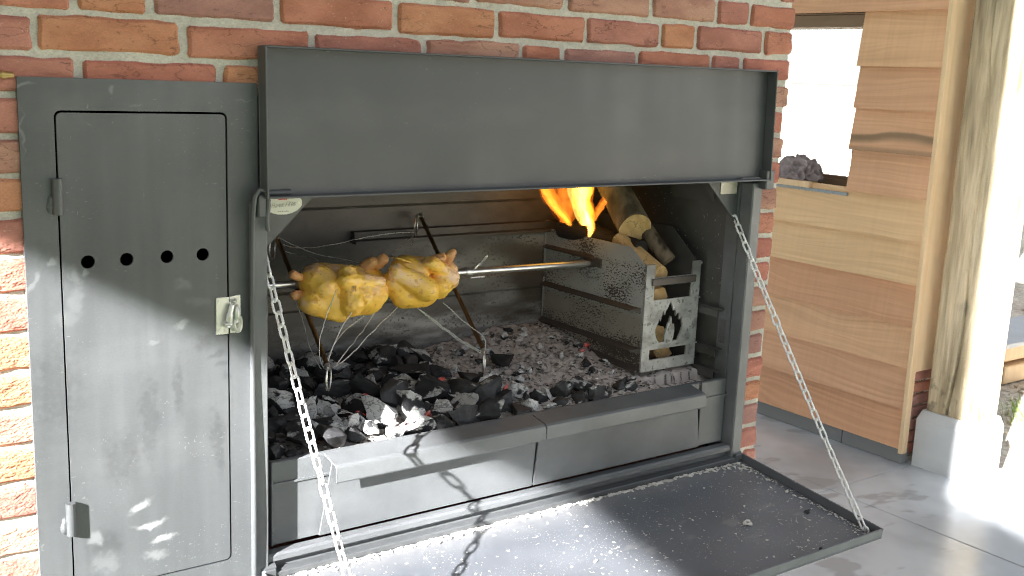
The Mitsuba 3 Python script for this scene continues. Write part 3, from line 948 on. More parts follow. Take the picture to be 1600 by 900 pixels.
def cap(a, b, ra, rb):
    return (at(a[0], a[1], 1, a[2]), at(b[0], b[1], 1, b[2]), ra, rb)


C1 = [cap((505, 450, .30), (572, 448, .295), .054, .046), cap((496, 441, .272), (505, 450, .262), .040, .042), cap((515, 472, .258), (574, 466, .258), .038, .036), cap((542, 428, .238), (550, 474, .220), .019, .028),
      cap((540, 438, .222), (594, 440, .238), .0185, .0135), cap((562, 462, .243), (588, 458, .255), .037, .028), cap((485, 472, .252), (532, 487, .245), .026, .023)]
C2 = [cap((640, 432, .30), (690, 430, .295), .048, .040), cap((634, 424, .272), (646, 432, .262), .037, .038), cap((636, 457, .258), (660, 455, .252), .036, .036), cap((620, 424, .230), (666, 452, .216), .018, .028),
      cap((674, 413, .238), (710, 433, .246), .020, .0125), cap((686, 446, .245), (704, 438, .252), .030, .019), cap((616, 440, .252), (630, 463, .252), .026, .027)]
K1 = thing('raw_chicken', 'raw spiced chicken on the spit, the left one nearest the cabinet', 'chicken', 'chickens trussed on the spit')
add('body', level(C1, 0.0038, 0.0030), 'chicken_skin', K1, smooth=True)
for pts in ([cap((572, 417, .285), (582, 410, .275), .0145, .0125)], [cap((590, 414, .275), (598, 406, .266), .0110, .0125)], [cap((470, 434, .272), (458, 429, .265), .0085, .0105)],
            [cap((474, 461, .270), (461, 462, .265), .0105, .0100)]):
    add('leg_end', level(pts, 0.004, 0.0028), 'joint_meat', K1, smooth=True)
K2 = thing('raw_chicken', 'raw spiced chicken on the spit, the right one nearest the fire', 'chicken', 'chickens trussed on the spit')
add('body', level(C2, 0.0038, 0.0030), 'chicken_skin', K2, smooth=True)
for pts in ([cap((693, 411, .278), (702, 401, .27), .0125, .0125), cap((702, 401, .27), (708, 395, .268), .0105, .008)], [cap((678, 408, .272), (690, 402, .266), .0145, .0115)]):
    add('leg_end', level(pts, 0.004, 0.0028), 'joint_meat', K2, smooth=True)
add('skewer', cat(*[rod(at(a[0], a[1], 1, .205), at(b[0], b[1], 1, .203), .0013, 6) for a, b in (((552, 447), (552, 470)), ((556, 446), (554, 472)))]), 'cut_wood', K1)
# binding wires
WR = [[(526, 453, .215), (512, 488, .20), (500, 530, .185), (499, 556, .18), (507, 576, .17)], [(576, 446, .215), (556, 480, .205), (535, 510, .19), (517, 550, .178), (510, 574, .17)],
      [(569, 494, .24), (545, 512, .22), (526, 532, .20), (512, 560, .175)], [(587, 485, .25), (570, 512, .23), (551, 537, .20), (526, 569, .175)],
      [(621, 480, .24), (603, 498, .22), (583, 517, .205), (550, 552, .19), (521, 574, .172)], [(653, 482, .24), (670, 494, .23), (690, 509, .22), (722, 532, .195), (752, 549, .175)],
      [(655, 484, .24), (690, 512, .22), (715, 530, .20), (752, 552, .175)], [(692, 473, .25), (711, 490, .235), (732, 508, .21), (753, 524, .19), (758, 546, .175)],
      [(443, 382, .40), (460, 387, .42), (485, 387, .44), (530, 380, .46), (583, 369, .47), (648, 364, .475)], [(446, 393, .39), (462, 397, .38), (480, 400, .36), (497, 407, .33)],
      [(462, 471, .27), (478, 520, .23), (492, 560, .19), (502, 577, .172)], [(438, 372, .42), (470, 388, .40), (500, 398, .38), (541, 406, .35), (562, 411, .33)],
      [(647, 368, .475), (630, 382, .42), (612, 398, .36), (604, 408, .31)], [(650, 370, .475), (644, 380, .43), (636, 392, .36)]]
for w in WR:
    P = curve([at(x, y, 1, d) for x, y, d in w], 26)
    P = P + (np.stack([meshkit.noise(P * 60 + k * 9) for k in range(3)], 1) - 0.5) * 0.004 * np.sin(np.linspace(0, PI, 26))[:, None]
    add('binding_wire', tube(P, 0.00095, 6), 'wire', SPT, smooth=60)

# ------------------------------------------------------------------ ember basket with firewood
BK = thing('wood_basket', 'scorched steel firewood basket with a flame-shaped cutout in its front', 'basket')
XB = 1.785


def bz(z):
    return z


sp = sg.Polygon([(.104, -.710), (.498, -.692), (.498, -.407), (.163, -.407), (.106, -.447)])
LP = add('side_plate', side_plate(sp, XB, XB + .004), 'scaled_steel', BK, smooth=False)
for z, ya, yb in ((-.558, .112, .497), (-.658, .105, .497)):
    prof = quadbox([(XB - .0165, ya + .02, z), (XB - .0165, yb, z), (XB - .0003, ya, z + .007), (XB - .0003, yb, z + .007), (XB - .0165, ya + .02, z - .003), (XB - .0165, yb, z - .003), (XB - .0003, ya, z - .008), (XB - .0003, yb, z - .008)])
    add('rail', prof, 'brown_steel', LP, smooth=False)
add('rail', quadbox([(XB - .012, .30, -.455), (XB - .012, .497, -.455), (XB - .0003, .30, -.450), (XB - .0003, .497, -.450), (XB - .012, .29, -.459), (XB - .012, .497, -.459), (XB - .0003, .29, -.463), (XB - .0003, .497, -.463)]), 'brown_steel', LP, smooth=False)
add('spit_socket', cat(rod((XB - .014, SPY, spit(1.775)[2]), (XB - .0003, SPY, spit(1.775)[2]), .011, 16), box(XB - .005, XB - .0003, .265, .335, -.478, -.455, .001)), 'brown_steel', LP)
add('corner_post', box(XB - .004, XB + .010, .4985, .503, -.70, -.385, .001), 'scaled_steel', BK, smooth=False)
add('foot_rail', quadbox([(XB - .012, .11, -.713), (XB - .012, .497, -.698), (XB - .0003, .11, -.700), (XB - .0003, .497, -.684), (XB - .012, .11, -.709), (XB - .012, .497, -.693), (XB - .0003, .11, -.713), (XB - .0003, .497, -.698)]), 'brown_steel', LP, smooth=False)
add('side_plate', side_plate(sg.Polygon([(.108, -.710), (.498, -.692), (.498, -.37), (.20, -.37), (.108, -.442)]), 1.957, 1.961), 'firebox_side', BK, smooth=False)
# front: posts, bars and the cut-out panel
X0, X1, ZB, ZT = 1.7835, 1.9675, -.7105, -.4425


def fz(k):
    return ZT + (ZB - ZT) * k


def fx(k):
    return X0 + (X1 - X0) * k


fp = sg.box(X0, ZB, X1, ZT)
fp = fp.difference(sg.box(fx(.155), fz(.125), fx(.855), ZT + .01)).difference(sg.box(fx(.155), fz(.335), fx(.845), fz(.20))).difference(sg.box(fx(.14), fz(.895), fx(.83), fz(.80)))
flame = [(.30, .74), (.24, .68), (.22, .62), (.25, .57), (.28, .535), (.275, .505), (.315, .54), (.335, .48), (.345, .44), (.385, .485), (.40, .445), (.43, .42), (.455, .385),
         (.475, .355), (.50, .39), (.53, .425), (.545, .455), (.575, .43), (.59, .47), (.585, .505), (.63, .475), (.655, .50), (.655, .545), (.70, .52), (.715, .57), (.73, .61), (.70, .665), (.645, .74)]
fp = fp.difference(sg.Polygon([(fx(a), fz(b)) for a, b in flame]))
inner = sg.Polygon([(fx(a), fz(b)) for a, b in [(.41, .745), (.405, .68), (.43, .63), (.445, .585), (.475, .545), (.50, .50), (.525, .56), (.545, .60), (.565, .575), (.58, .64), (.57, .70), (.55, .745)]])
fp = fp.union(inner)
FP = add('front_panel', wall_plate(fp, 0.098, 0.103), 'bleached_steel', BK, smooth=False)
tag(FP, 'bleached front plate with a flame-shaped opening')
add('bar', box(fx(.10), fx(.90), .0925, .0976, fz(.195), fz(.130), .001), 'brown_steel', FP, smooth=False)
for z in (.03, .36, .80):
    add('pin', rod((X1 - .002, .106, fz(z)), (X1 + .012, .106, fz(z)), .0025, 8), 'zinc', BK)
add('floor_bar', cat(*[box(XB + .005, 1.956, y, y + .008, -.698, -.694, 0) for y in (.12, .18, .24, .30, .36, .42)]), 'brown_steel', BK, smooth=False)


def log(key, a, b, ra, rb, bark, label=None, group=None, cut='cut_wood', squash=1.0, tilt=(0, 0, 0), seed=0, n=22):
    a, b = np.asarray(a, float), np.asarray(b, float)
    w = (b - a) / np.linalg.norm(b - a)
    u = np.cross(w, [0.2, 0.1, 1.0] if abs(w[2]) < .9 else [1, 0, 0.0])
    u /= np.linalg.norm(u)
    v_ = np.cross(w, u)
    nw = -w + np.asarray(tilt, float)
    nw /= np.linalg.norm(nw)
    ang = np.arange(n) * 2 * PI / n
    rows = []
    for i, t in enumerate(np.linspace(0, 1, 12)):
        r = (ra + (rb - ra) * t) * (1 + 0.22 * (meshkit.noise(np.stack([np.cos(ang) * 1.6 + seed, np.sin(ang) * 1.6, ang * 0 + t * 1.5], 1)) - 0.5))
        c = a + (b - a) * t
        q = c + (r * np.cos(ang))[:, None] * u + (squash * r * np.sin(ang))[:, None] * v_
        if i == 0:      # slanted cut
            off = ((q - a) @ nw) / (w @ nw)
            q = q - off[:, None] * w
        rows.append(q)
    vs = np.vstack(rows)
    f = []
    for i in range(11):
        for j in range(n):
            j2 = (j + 1) % n
            f += [[i * n + j, i * n + j2, (i + 1) * n + j2], [i * n + j, (i + 1) * n + j2, (i + 1) * n + j]]
    side = trimesh.Trimesh(vs, f, process=False)
    add('bark', side, bark, key, smooth=50)
    for nm, q, s_ in (('cut_face', rows[0], -1), ('cut_end', rows[-1], 1)):
        c = q.mean(0)
        vv = np.vstack([q + s_ * w * 0.0004, c[None] + s_ * w * 0.0012])
        ff = [[n, j, (j + 1) % n] for j in range(n)]
        add(nm, trimesh.Trimesh(vv, ff, process=False), cut, key, smooth=False)


G = 'split logs stacked in the firewood basket'
L1 = thing('firewood_log', 'thick firewood log with a pale cut face leaning upright behind the basket front', 'firewood', G)
log(L1, at(992, 357, 1, .215), at(992, 357, 1, .215) + np.array([.016, .235, .225]), .041, .038, 'grey_bark', tilt=(-.30, -.25, .22), seed=3)
L2 = thing('firewood_log', 'pale peeled log end poking out over the basket front below the thick log', 'firewood', G)
log(L2, at(1032, 428, 1, .125), at(1032, 428, 1, .125) + np.array([-.042, .12, .075]), .030, .026, 'cut_wood', squash=.7, tilt=(-.2, -.3, .0), seed=5, n=8)
L3 = thing('firewood_log', 'dark rough barked log beside the pale log ends', 'firewood', G)
log(L3, at(1045, 408, 1, .155), at(1045, 408, 1, .155) + np.array([-.055, .16, .17]), .020, .022, 'bark', cut='bark', seed=8)
L4 = thing('firewood_log', 'square yellow log end seen through the upper gap of the basket front', 'firewood', G)
log(L4, at(1031, 462, 1, .130), at(1031, 462, 1, .130) + np.array([.0, .28, .02]), .030, .028, 'cut_wood', squash=.8, seed=2, n=5)
L5 = thing('firewood_log', 'orange brown log seen through the flame-shaped cutout', 'firewood', G)
log(L5, at(1026, 523, 1, .145), at(1026, 523, 1, .145) + np.array([.01, .28, .0]), .036, .034, 'cut_wood', squash=.8, seed=6, n=6)
L6 = thing('firewood_log', 'orange log lying lowest in the basket above its bottom bar', 'firewood', G)
log(L6, at(1035, 551, 1, .150), at(1035, 551, 1, .150) + np.array([.03, .27, -.0]), .030, .030, 'cut_wood', squash=.55, seed=9, n=6)
L7 = thing('firewood_log', 'blackened burning log under the flames at the basket back', 'firewood', G)
log(L7, (1.845, .19, -.425), (1.795, .44, -.395), .028, .030, 'burnt_wood', cut='burnt_wood', seed=12)

# ------------------------------------------------------------------ flames
def tongue(pts, widths, depth=0.010, n=16, seed=0):
    """A tongue of fire: a thin closed body, broad across x, waving as it rises."""
    P = curve(pts, 22)
    w = np.interp(np.linspace(0, 1, 22), np.linspace(0, 1, len(widths)), widths)
    ang = np.arange(n) * 2 * PI / n
    vs = []
    for i in range(22):
        k = 1 + 0.55 * (meshkit.noise(np.array([[i * .55, seed * 3.1, 0]]))[0] - .5)
        d = min(depth, w[i])
        P[i] = P[i] + np.array([1, -.4, 0]) * .006 * (meshkit.noise(np.array([[P[i][2] * 55, seed * 2.7 + 4, 0]]))[0] - .5) * min(1, i / 6)
        vs.append(P[i] + np.stack([w[i] * k * np.cos(ang) * .85, d * np.sin(ang) + w[i] * k * np.cos(ang) * -.5, 0 * ang], 1))
    f = []
    for i in range(21):
        for j in range(n):
            j2 = (j + 1) % n
            f += [[i * n + j, i * n + j2, (i + 1) * n + j2], [i * n + j, (i + 1) * n + j2, (i + 1) * n + j]]
    vs = np.vstack(vs + [P[:1], P[-1:]])
    for j in range(n):
        f += [[22 * n, (j + 1) % n, j], [22 * n + 1, 21 * n + j, 21 * n + (j + 1) % n]]
    m = trimesh.Trimesh(vs, f, process=False)
    if m.volume < 0:
        m.invert()
    return m


FY = .31
FLG = 'flames of the wood fire in the basket'
# each flame: veil, body and core, one inside the other, and a few licking streaks; all of them glow and let what is behind show through
FLM = [('pale yellow flame rising brightest from the burning log', [(914, 352, FY), (913, 334, FY), (910, 312, FY), (911, 290, FY), (906, 262, FY), (908, 235, FY)], [.012, .026, .034, .037, .028, .002],
        ((.030, .006, .0003), (.050, .026, .0016), (.055, .045, .010)), 9),
       ('orange flame leaning left over the back of the basket', [(890, 352, .36), (878, 336, .37), (862, 314, .38), (852, 292, .38), (846, 262, .38)], [.006, .018, .020, .016, .002],
        ((.020, .0034, .0002), (.026, .0085, .0006), (.030, .014, .0015)), 7),
       ('faint orange flame between the yellow flame and the left one', [(884, 348, .34), (886, 325, .35), (882, 300, .35), (880, 270, .35)], [.014, .030, .030, .003],
        ((.012, .0022, .0001), (.012, .003, .0002), (.010, .003, .0003)), 6),
       ('small dark orange flame right of the yellow flame', [(928, 345, .29), (938, 325, .29), (948, 308, .30), (956, 294, .30)], [.005, .011, .008, .0015],
        ((.012, .002, .0001), (.018, .0045, .0003), (.018, .006, .0006)), 3),
       ('small bright flame licking down the front of the burning log', [(920, 370, .27), (922, 358, .275), (920, 344, .28), (916, 330, .29)], [.003, .010, .010, .003],
        ((.040, .010, .0006), (.06, .030, .004), (.06, .05, .018)), 2)]
fr = np.random.default_rng(9)
for i, (lb, pts, wd, cols, ns) in enumerate(FLM):
    Pf = [at(x, y, 1, d) for x, y, d in pts]
    fk = thing('flame', lb, 'flame', FLG)
    for q in range(6):
        sc = 1.05 - 0.15 * q
        t = q / 5
        col = (np.array(cols[0]) * max(0, 1 - 2 * t) + np.array(cols[1]) * (1 - abs(2 * t - 1)) + np.array(cols[2]) * max(0, 2 * t - 1)) * 0.62
        off = [p + np.array([fr.normal(0, .0022), 0, fr.normal(0, .001)]) * (q > 0) for p in Pf]
        add('veil' if q < 2 else ('body' if q < 4 else 'core'), tongue(off, [w * sc for w in wd], depth=.010 * sc, seed=i * 5 + sc), {'type': 'null'}, fk, smooth=True, emitter={'type': 'area', 'radiance': {'type': 'rgb', 'value': col.tolist()}})
    for k in range(ns):
        u = fr.uniform(-.95, .95)
        off = [p + np.array([w, -.5 * w, 0]) * u * .9 + np.array([fr.normal(0, .004), fr.normal(0, .004), 0]) for p, w in zip(Pf, np.interp(np.linspace(0, 1, len(Pf)), np.linspace(0, 1, len(wd)), wd))]
        col = np.array(cols[int(fr.integers(0, 3))]) * fr.uniform(.15, .5)
        add('streak', tongue(off, [w * fr.uniform(.10, .34) for w in wd], depth=.004, seed=i * 9 + k), {'type': 'null'}, fk, smooth=True, emitter={'type': 'area', 'radiance': {'type': 'rgb', 'value': col.tolist()}})

# ------------------------------------------------------------------ ash bed, charcoal, embers
def bed(x, y):
    x, y = np.asarray(x, float), np.asarray(y, float)
    t = np.clip((y - .02) / .40, 0, 1)
    z = -.744 + .045 * t
    rt = np.clip((x - 1.38) / .25, 0, 1)
    z = z + rt * (.010 + .022 * np.clip((y - .18) / .3, 0, 1))
    z = z + 0.014 * (meshkit.fbm(np.stack([x * 16, y * 16, x * 0], -1), 3) - .5)
    return z


ux, uy = np.linspace(.781, 1.998, 250), np.linspace(.012, .503, 110)
UX, UY = np.meshgrid(ux, uy, indexing='ij')
UZ = bed(UX, UY) + .010 * (meshkit.fbm(np.stack([UX * 90, UY * 90, UX * 0], -1), 3) - .5)
UZ = np.where((UX > 1.80) & (UY < .09), np.minimum(UZ, -.748), UZ)
idx = np.arange(UX.size).reshape(UX.shape)
q = np.stack([idx[:-1, :-1], idx[1:, :-1], idx[1:, 1:], idx[:-1, 1:]], -1).reshape(-1, 4)
tag(add('ash_bed', (np.stack([UX, UY, UZ], -1).reshape(-1, 3), q), 'ash', smooth=True), 'bed of pinkish grey ash under and beside the charcoal', 'ash', kind='stuff')


def lump(r, s, flat=0.7, seed=0):
    """A broken piece of lump charcoal."""
    p = r.normal(size=(13, 3))
    p /= np.linalg.norm(p, axis=1, keepdims=True)
    p *= [1.0, r.uniform(.55, .95), r.uniform(.45, .8) * flat / .7]
    p *= r.uniform(.8, 1.1, (13, 1))
    m = trimesh.Trimesh(p).convex_hull.subdivide().subdivide()
    v = np.array(m.vertices)
    d = np.stack([meshkit.fbm(v * 1.9 + seed * 5.3 + k * 17, 3) for k in range(3)], 1) - .5
    v = v + .34 * d
    q, _ = np.linalg.qr(np.stack([[math.cos(0), 0, 0], [0, 1, 0], [0, 0, 1]]) + r.normal(0, .35, (3, 3)))
    if np.linalg.det(q) < 0:
        q[:, 0] *= -1
    v = v @ (rotz(r.uniform(0, 2 * PI)) @ q).T
    return trimesh.Trimesh(v * s, m.faces, process=False)


CLAB = {'charcoal_black': ('black lump of charcoal with almost no ash on it, in the fire pan', 'black charcoal lumps'),
        'charcoal_grey': ('charcoal lump with patchy grey ash on its upper sides, in the fire pan', 'charcoal lumps with patchy ash'),
        'charcoal_ash': ('charcoal lump coated all over with cracked pale ash, in the fire pan', 'ash coated charcoal lumps')}
cr = np.random.default_rng(21)
placed, LUMPS, EMB = [], [], []


def put(x, y, s, mat, flat=.7, label=None, lift=.32, seed=0):
    m = lump(cr, s, flat, seed)
    key = add('charcoal_lump', move(m, None, (x, y, float(bed(x, y)) + lift * s)), mat, smooth=32)
    if label:
        tag(key, label, 'charcoal')
    else:
        tag(key, CLAB[mat][0], 'charcoal', CLAB[mat][1])
        LUMPS.append((key, x, y, s, mat))
    placed.append((x, y, s))


# the pieces one can tell apart
for px, py, y, s, mat, fl_, lb in [(470, 672, .075, .058, 'charcoal_black', .75, 'biggest black charcoal lump at the front left corner of the fire pan'),
                                   (640, 640, .14, .052, 'charcoal_ash', .7, 'large cracked white ash-covered lump near the middle of the pan front'),
                                   (577, 672, .075, .040, 'charcoal_ash', .75, 'pale grey ash-covered lump just behind the left end of the front lip'),
                                   (650, 575, .30, .068, 'charcoal_black', .55, 'long black charcoal lump at the back below the right chicken'),
                                   (725, 660, .055, .046, 'charcoal_black', .75, 'rounded black lump behind the middle of the front lip'),
                                   (790, 560, .28, .052, 'charcoal_black', .7, 'black lump behind the right hanging ring'),
                                   (505, 605, .22, .030, 'charcoal_ash', .8, 'small grey ash-covered lump left of the left hanging ring')]:
    c = at(px, py, 1, y)
    put(c[0], y, s, mat, fl_, lb, lift=.40, seed=len(placed))
def zone(x, y):
    return x > 1.34 + .45 * max(0, .34 - y) and y > .10


todo = [cr.uniform(.044, .062) for k in range(30)] + [cr.uniform(.030, .043) for k in range(60)] + [cr.uniform(.018, .029) for k in range(46)] + [-cr.uniform(.008, .019) for k in range(44)]
for s in todo:
    small = s < 0
    s = abs(s)
    for t in range(160):
        x, y = cr.uniform(.80, 1.77), cr.uniform(.035, .47)
        if zone(x, y) != small or (x > 1.62 and y < .12 and s > .024) or y < .012 + .55 * s:
            continue
        if any((x - a) ** 2 + (y - b) ** 2 < (.50 * (s + c)) ** 2 for a, b, c in placed):
            continue
        lit = math.exp(-((x - 1.06) / .20) ** 2 - ((y - .10) / .13) ** 2)
        p = cr.random()
        if small:
            mat = 'charcoal_ash' if p < .72 else ('charcoal_grey' if p < .92 else 'charcoal_black')
        else:
            mat = 'charcoal_ash' if p < .13 + .5 * lit else ('charcoal_grey' if p < .45 + .3 * lit else 'charcoal_black')
        put(x, y, s, mat, seed=len(placed))
        break
# crumbs of ash and charcoal between the lumps
crumbs = {'white_ash': [], 'charcoal_grey': [], 'ash': []}
base = [lump(cr, 1.0, .7, 300 + k) for k in range(4)]
base = [trimesh.Trimesh(b.vertices, b.faces).convex_hull.simplify_quadric_decimation(face_count=24) if hasattr(b, 'simplify_quadric_decimation') and False else trimesh.Trimesh(cr.normal(size=(9, 3))).convex_hull for b in base]
for k in range(1500):
    x, y = cr.uniform(.80, 1.78), cr.uniform(.03, .49)
    if x < 1.3 and cr.random() < .75:
        continue
    s = cr.uniform(.0010, .0036)
    m = base[k % 4]
    v = np.array(m.vertices) * [s, s, s * .6]
    crumbs[('white_ash', 'ash', 'charcoal_grey')[int(cr.choice(3, p=[.30, .58, .12]))]].append(trimesh.Trimesh(v @ rotz(cr.uniform(0, 6)).T + [x, y, float(bed(x, y)) + .004], m.faces, process=False))
for k, lb in (('white_ash', 'white ash flakes scattered among the charcoal'), ('ash', 'pinkish ash crumbs scattered on the ash bed'), ('charcoal_grey', 'dark charcoal crumbs scattered on the ash bed')):
    tag(add({'white_ash': 'ash_flake', 'ash': 'ash_crumb', 'charcoal_grey': 'charcoal_crumb'}[k], cat(*crumbs[k]), k, smooth=False), lb, 'ash', kind='stuff')


principled('ember_skin', proc(coalfn(0.42, 0.26)), bump=coal_bump, roughness=0.9)
EMG = 'red glowing embers between the charcoal lumps'
spots = [(522, 645), (548, 632), (563, 622), (583, 618), (610, 650), (630, 668), (650, 640), (668, 650), (676, 590), (690, 575), (700, 640), (715, 598), (790, 620), (815, 640), (760, 655),
         (915, 570), (908, 578), (800, 628), (1010, 598), (490, 650), (575, 590)]
for i, (px, py) in enumerate(spots):
    y = np.interp(py, [560, 600, 640, 670], [.33, .215, .125, .065])
    c = at(px, py, 1, y)
    s = .016 if i not in (15, 16) else .010
    key = add('ember', move(lump(cr, s, .7, 400 + i), None, (c[0], y, float(bed(c[0], y)) + .007)), 'ember_skin', smooth=32, emitter={'type': 'area', 'radiance': {'type': 'rgb', 'value': [float(q) for q in np.array([.0055, .00045, .0003]) * cr.uniform(.4, 1.6)]}})
    tag(key, 'dull red glowing ember between the charcoal lumps', 'ember', EMG)
    EMB.append((c[0], key))

# say which lump is which: row from the front lip, then place from the left among its kind
ORD = ['first', 'second', 'third', 'fourth', 'fifth', 'sixth', 'seventh', 'eighth', 'ninth', 'tenth', 'eleventh', 'twelfth', 'thirteenth', 'fourteenth', 'fifteenth', 'sixteenth', 'seventeenth', 'eighteenth', 'nineteenth', 'twentieth']
ROWN = [(.085, 'front row behind the pan lip'), (.15, 'second row from the pan lip'), (.22, 'third row from the pan lip'), (.30, 'fourth row from the pan lip'), (.38, 'row before the back one'), (9, 'back row along the rear wall')]
KIND = {'charcoal_black': 'black charcoal lump', 'charcoal_grey': 'patchy grey charcoal lump', 'charcoal_ash': 'ash-white charcoal lump'}
bins = {}
for key, x, y, s_, mat in LUMPS:
    bins.setdefault((mat, next(nm for lim, nm in ROWN if y < lim)), []).append((x, key))
for (mat, nm), found in bins.items():
    for k, (x, key) in enumerate(sorted(found)):
        tag(key, f'{KIND[mat]}, {ORD[k] if k < 20 else str(k + 1) + "th"} such from the left, {nm}')
for k, (x, key) in enumerate(sorted(EMB)):
    tag(key, f'dull red glowing ember between charcoal lumps, {ORD[k] if k < 20 else "rightmost"} from the left')

# ------------------------------------------------------------------ bits lying on the flap
add_a = []
ar = np.random.default_rng(5)
for k in range(620):
    x = ar.uniform(.76, 2.01)
    wd = .003 + .006 * meshkit.noise(np.array([[x * 7, 1, 0]]))[0] + (.016 if x > 1.94 else 0)
    y = -.022 - abs(ar.normal(0, wd))
    s = ar.uniform(.0010, .0034)
    m = base[k % 4]
    add_a.append(trimesh.Trimesh(np.array(m.vertices) * [s * 1.3, s, s * .7] @ rotz(ar.uniform(0, 6)).T + on_flap(x, y, .0012), m.faces, process=False))
tag(add('ash_streak', cat(*add_a), 'white_ash', smooth=False), 'streak of pale ash along the hinge edge of the flap', 'ash', kind='stuff')
add_b = []
for k in range(420):
    u = ar.random()
    x, y = (2.018 - abs(ar.normal(0, .010)), ar.uniform(-.42, -.03)) if u < .35 else (ar.uniform(.78, 2.0), ar.uniform(-.43, -.03))
    s = ar.uniform(.0006, .0022)
    m = base[k % 4]
    add_b.append(trimesh.Trimesh(np.array(m.vertices) * [s, s, s * .5] @ rotz(ar.uniform(0, 6)).T + on_flap(x, y, .0006), m.faces, process=False))
tag(add('ash_speck', cat(*add_b), 'white_ash', smooth=False), 'tiny white ash specks strewn over the flap', 'ash', kind='stuff')


def flap_at(px, py, h=.002):
    d = F + RT * (px - 800) / FOC - UP * (py - 450) / FOC
    nrm = FR @ np.array([0, 0, 1.0])
    p0 = on_flap(0, 0, h)
    return EYE + d * ((p0 - EYE) @ nrm) / (d @ nrm)


c = flap_at(1168, 817, .004)
P = [c + FR @ np.array([.0075 * math.cos(t), .0068 * math.sin(t), .001 * math.sin(2 * t)]) for t in np.linspace(0, 1.75 * PI, 16)]
tag(add('curled_ash_flake', tube(P, [.0034 + .0012 * math.sin(k) for k in range(16)], 8), 'white_ash', smooth=60), 'ring-shaped curled flake of pale ash on the flap', 'ash flake')
for px, py, s, mt, lb, ct in [(1228, 768, .007, 'white_ash', 'pale ash flake against the right lip of the flap, the upper of two', 'ash flake'), (1241, 774, .007, 'white_ash', 'pale ash flake against the right lip of the flap, the lower of two', 'ash flake'),
                              (1163, 791, .005, 'white_ash', 'small white ash flake behind the curled ring flake', 'ash flake'), (1261, 799, .0095, 'charcoal_black', 'black charcoal chip on the flap near the right chain', 'charcoal'),
                              (1282, 856, .006, 'charcoal_black', 'tiny black charcoal chip at the front edge of the flap', 'charcoal'), (954, 862, .006, 'white_ash', 'white ash flake in the middle of the flap', 'ash flake'),
                              (930, 877, .006, 'white_ash', 'white ash flake at the edge of the sunlight on the flap', 'ash flake')]:
    cc = flap_at(px, py, s * .4)
    tag(add('ash_chip' if mt == 'white_ash' else 'charcoal_chip', move(lump(ar, s, .5, int(px)), None, cc), mt, smooth=40), lb, ct)

# ------------------------------------------------------------------ timber wall on the right
XW = 4.45
TW = thing('timber_wall', 'wall of broad orange cedar boards with an opening at its far end', 'wall')
order = [3, 1, 0, 3, 2, 2, 1, 0, 1, 0, 1, 2]
WY0, WY1, WZ0, WZ1 = 1.547, 2.95, -.516, .345
for k in range(11):
    zb = -1.690 + .1985 * k + (0 if k else 0)
    zt = zb + .212
    if k == 9:
        zt = .362
    if k == 10:
        zb, zt = .350, .56
    segs = [(1.088, 4.6)]
    if zb >= WZ0 - .02 and zt < WZ1 + .06:
        segs = [(1.088, WY0 + rng.normal(0, .003)), (WY1, 4.6)]
    for ya, yb in segs:
        t0, t1 = XW - .013, XW + .017
        m = quadbox([(t0, ya, zb), (t0, yb, zb), (t1, ya, zt), (t1, yb, zt), (XW + .024, ya, zb), (XW + .024, yb, zb), (XW + .024, ya, zt), (XW + .024, yb, zt)])
        add('board', m, 'cedar_stained' if (k == 7) else f'cedar_{order[k]}', TW, smooth=False)
add('backing', cat(box(XW + .0245, XW + .15, 1.10, 4.6, FL + .02, WZ0 - .01, 0), box(XW + .0245, XW + .15, 1.10, 4.6, WZ1 + .005, .95, 0), box(XW + .0245, XW + .15, 1.10, WY0 + .01, WZ0 - .01, WZ1 + .005, 0),
                   box(XW + .0245, XW + .15, WY1 - .01, 4.6, WZ0 - .01, WZ1 + .005, 0)), 'frame_wood', TW, smooth=False)
add('corner_trim', box(XW - .030, XW + .013, 1.066, 1.0875, -1.705, .75, .002), 'trim_wood', TW, smooth=False)
add('end_board', box(XW + .0135, XW + .20, 1.0715, 1.096, -1.308, .75, .002), 'trim_wood', TW, smooth=False)
add('end_wall', box(XW + .03, XW + .20, 1.10, 1.40, FL, -1.25, 0), 'mortar', TW, smooth=False)
for k in range(7):
    z = -1.335 - .0605 * k
    add('brick', brick_mesh(XW + .028, XW + .20, z - .024, z + .024, 900 + k, False, 1.086, 1.13), f'brick_{[1, 0, 3, 3, 4, 1, 5][k]}', TW, smooth=False)
for ya, yb in ((1.085, 1.43), (1.434, 2.2), (2.204, 2.97), (2.974, 3.74), (3.744, 4.6)):
    add('plinth', box(XW + .004, XW + .05, ya, yb, FL, -1.685, .002), 'dark_concrete', TW, smooth=False)
# window in it
WN = thing('window', 'bright window in the cedar wall with a narrow brown frame', 'window')
FX = XW + .135
add('head', box(XW + .026, XW + .20, WY0 - .01, WY1 + .01, WZ1 - .004, WZ1 + .003, 0), 'frame_wood', WN, smooth=False)
add('frame', cat(box(XW + .030, FX + .06, WY0, WY1, WZ1 - .064, WZ1 - .005, .002), box(FX, FX + .06, WY0, WY1, WZ0 + .004, WZ0 + .05, .002), box(FX + .012, FX + .05, WY0, WY1, WZ0 + .0505, WZ0 + .066, .002),
                 box(FX, FX + .06, WY0 - .03, WY0 - .001, WZ0 + .004, WZ1 - .005, .002), box(FX, FX + .06, WY1 + .001, WY1 + .03, WZ0 + .004, WZ1 - .005, .002)), 'frame_wood', WN, smooth=False)
add('sill', box(XW + .0005, XW + .20, WY0 - .002, WY1 + .002, WZ0 - .012, WZ0 + .003, .001), 'slate', WN, smooth=False)
pane = trimesh.Trimesh([[FX + .03, WY0, WZ0 + .06], [FX + .03, WY1, WZ0 + .06], [FX + .03, WY1, WZ1 - .05], [FX + .03, WY0, WZ1 - .05]], [[0, 1, 2], [0, 2, 3]], process=False)
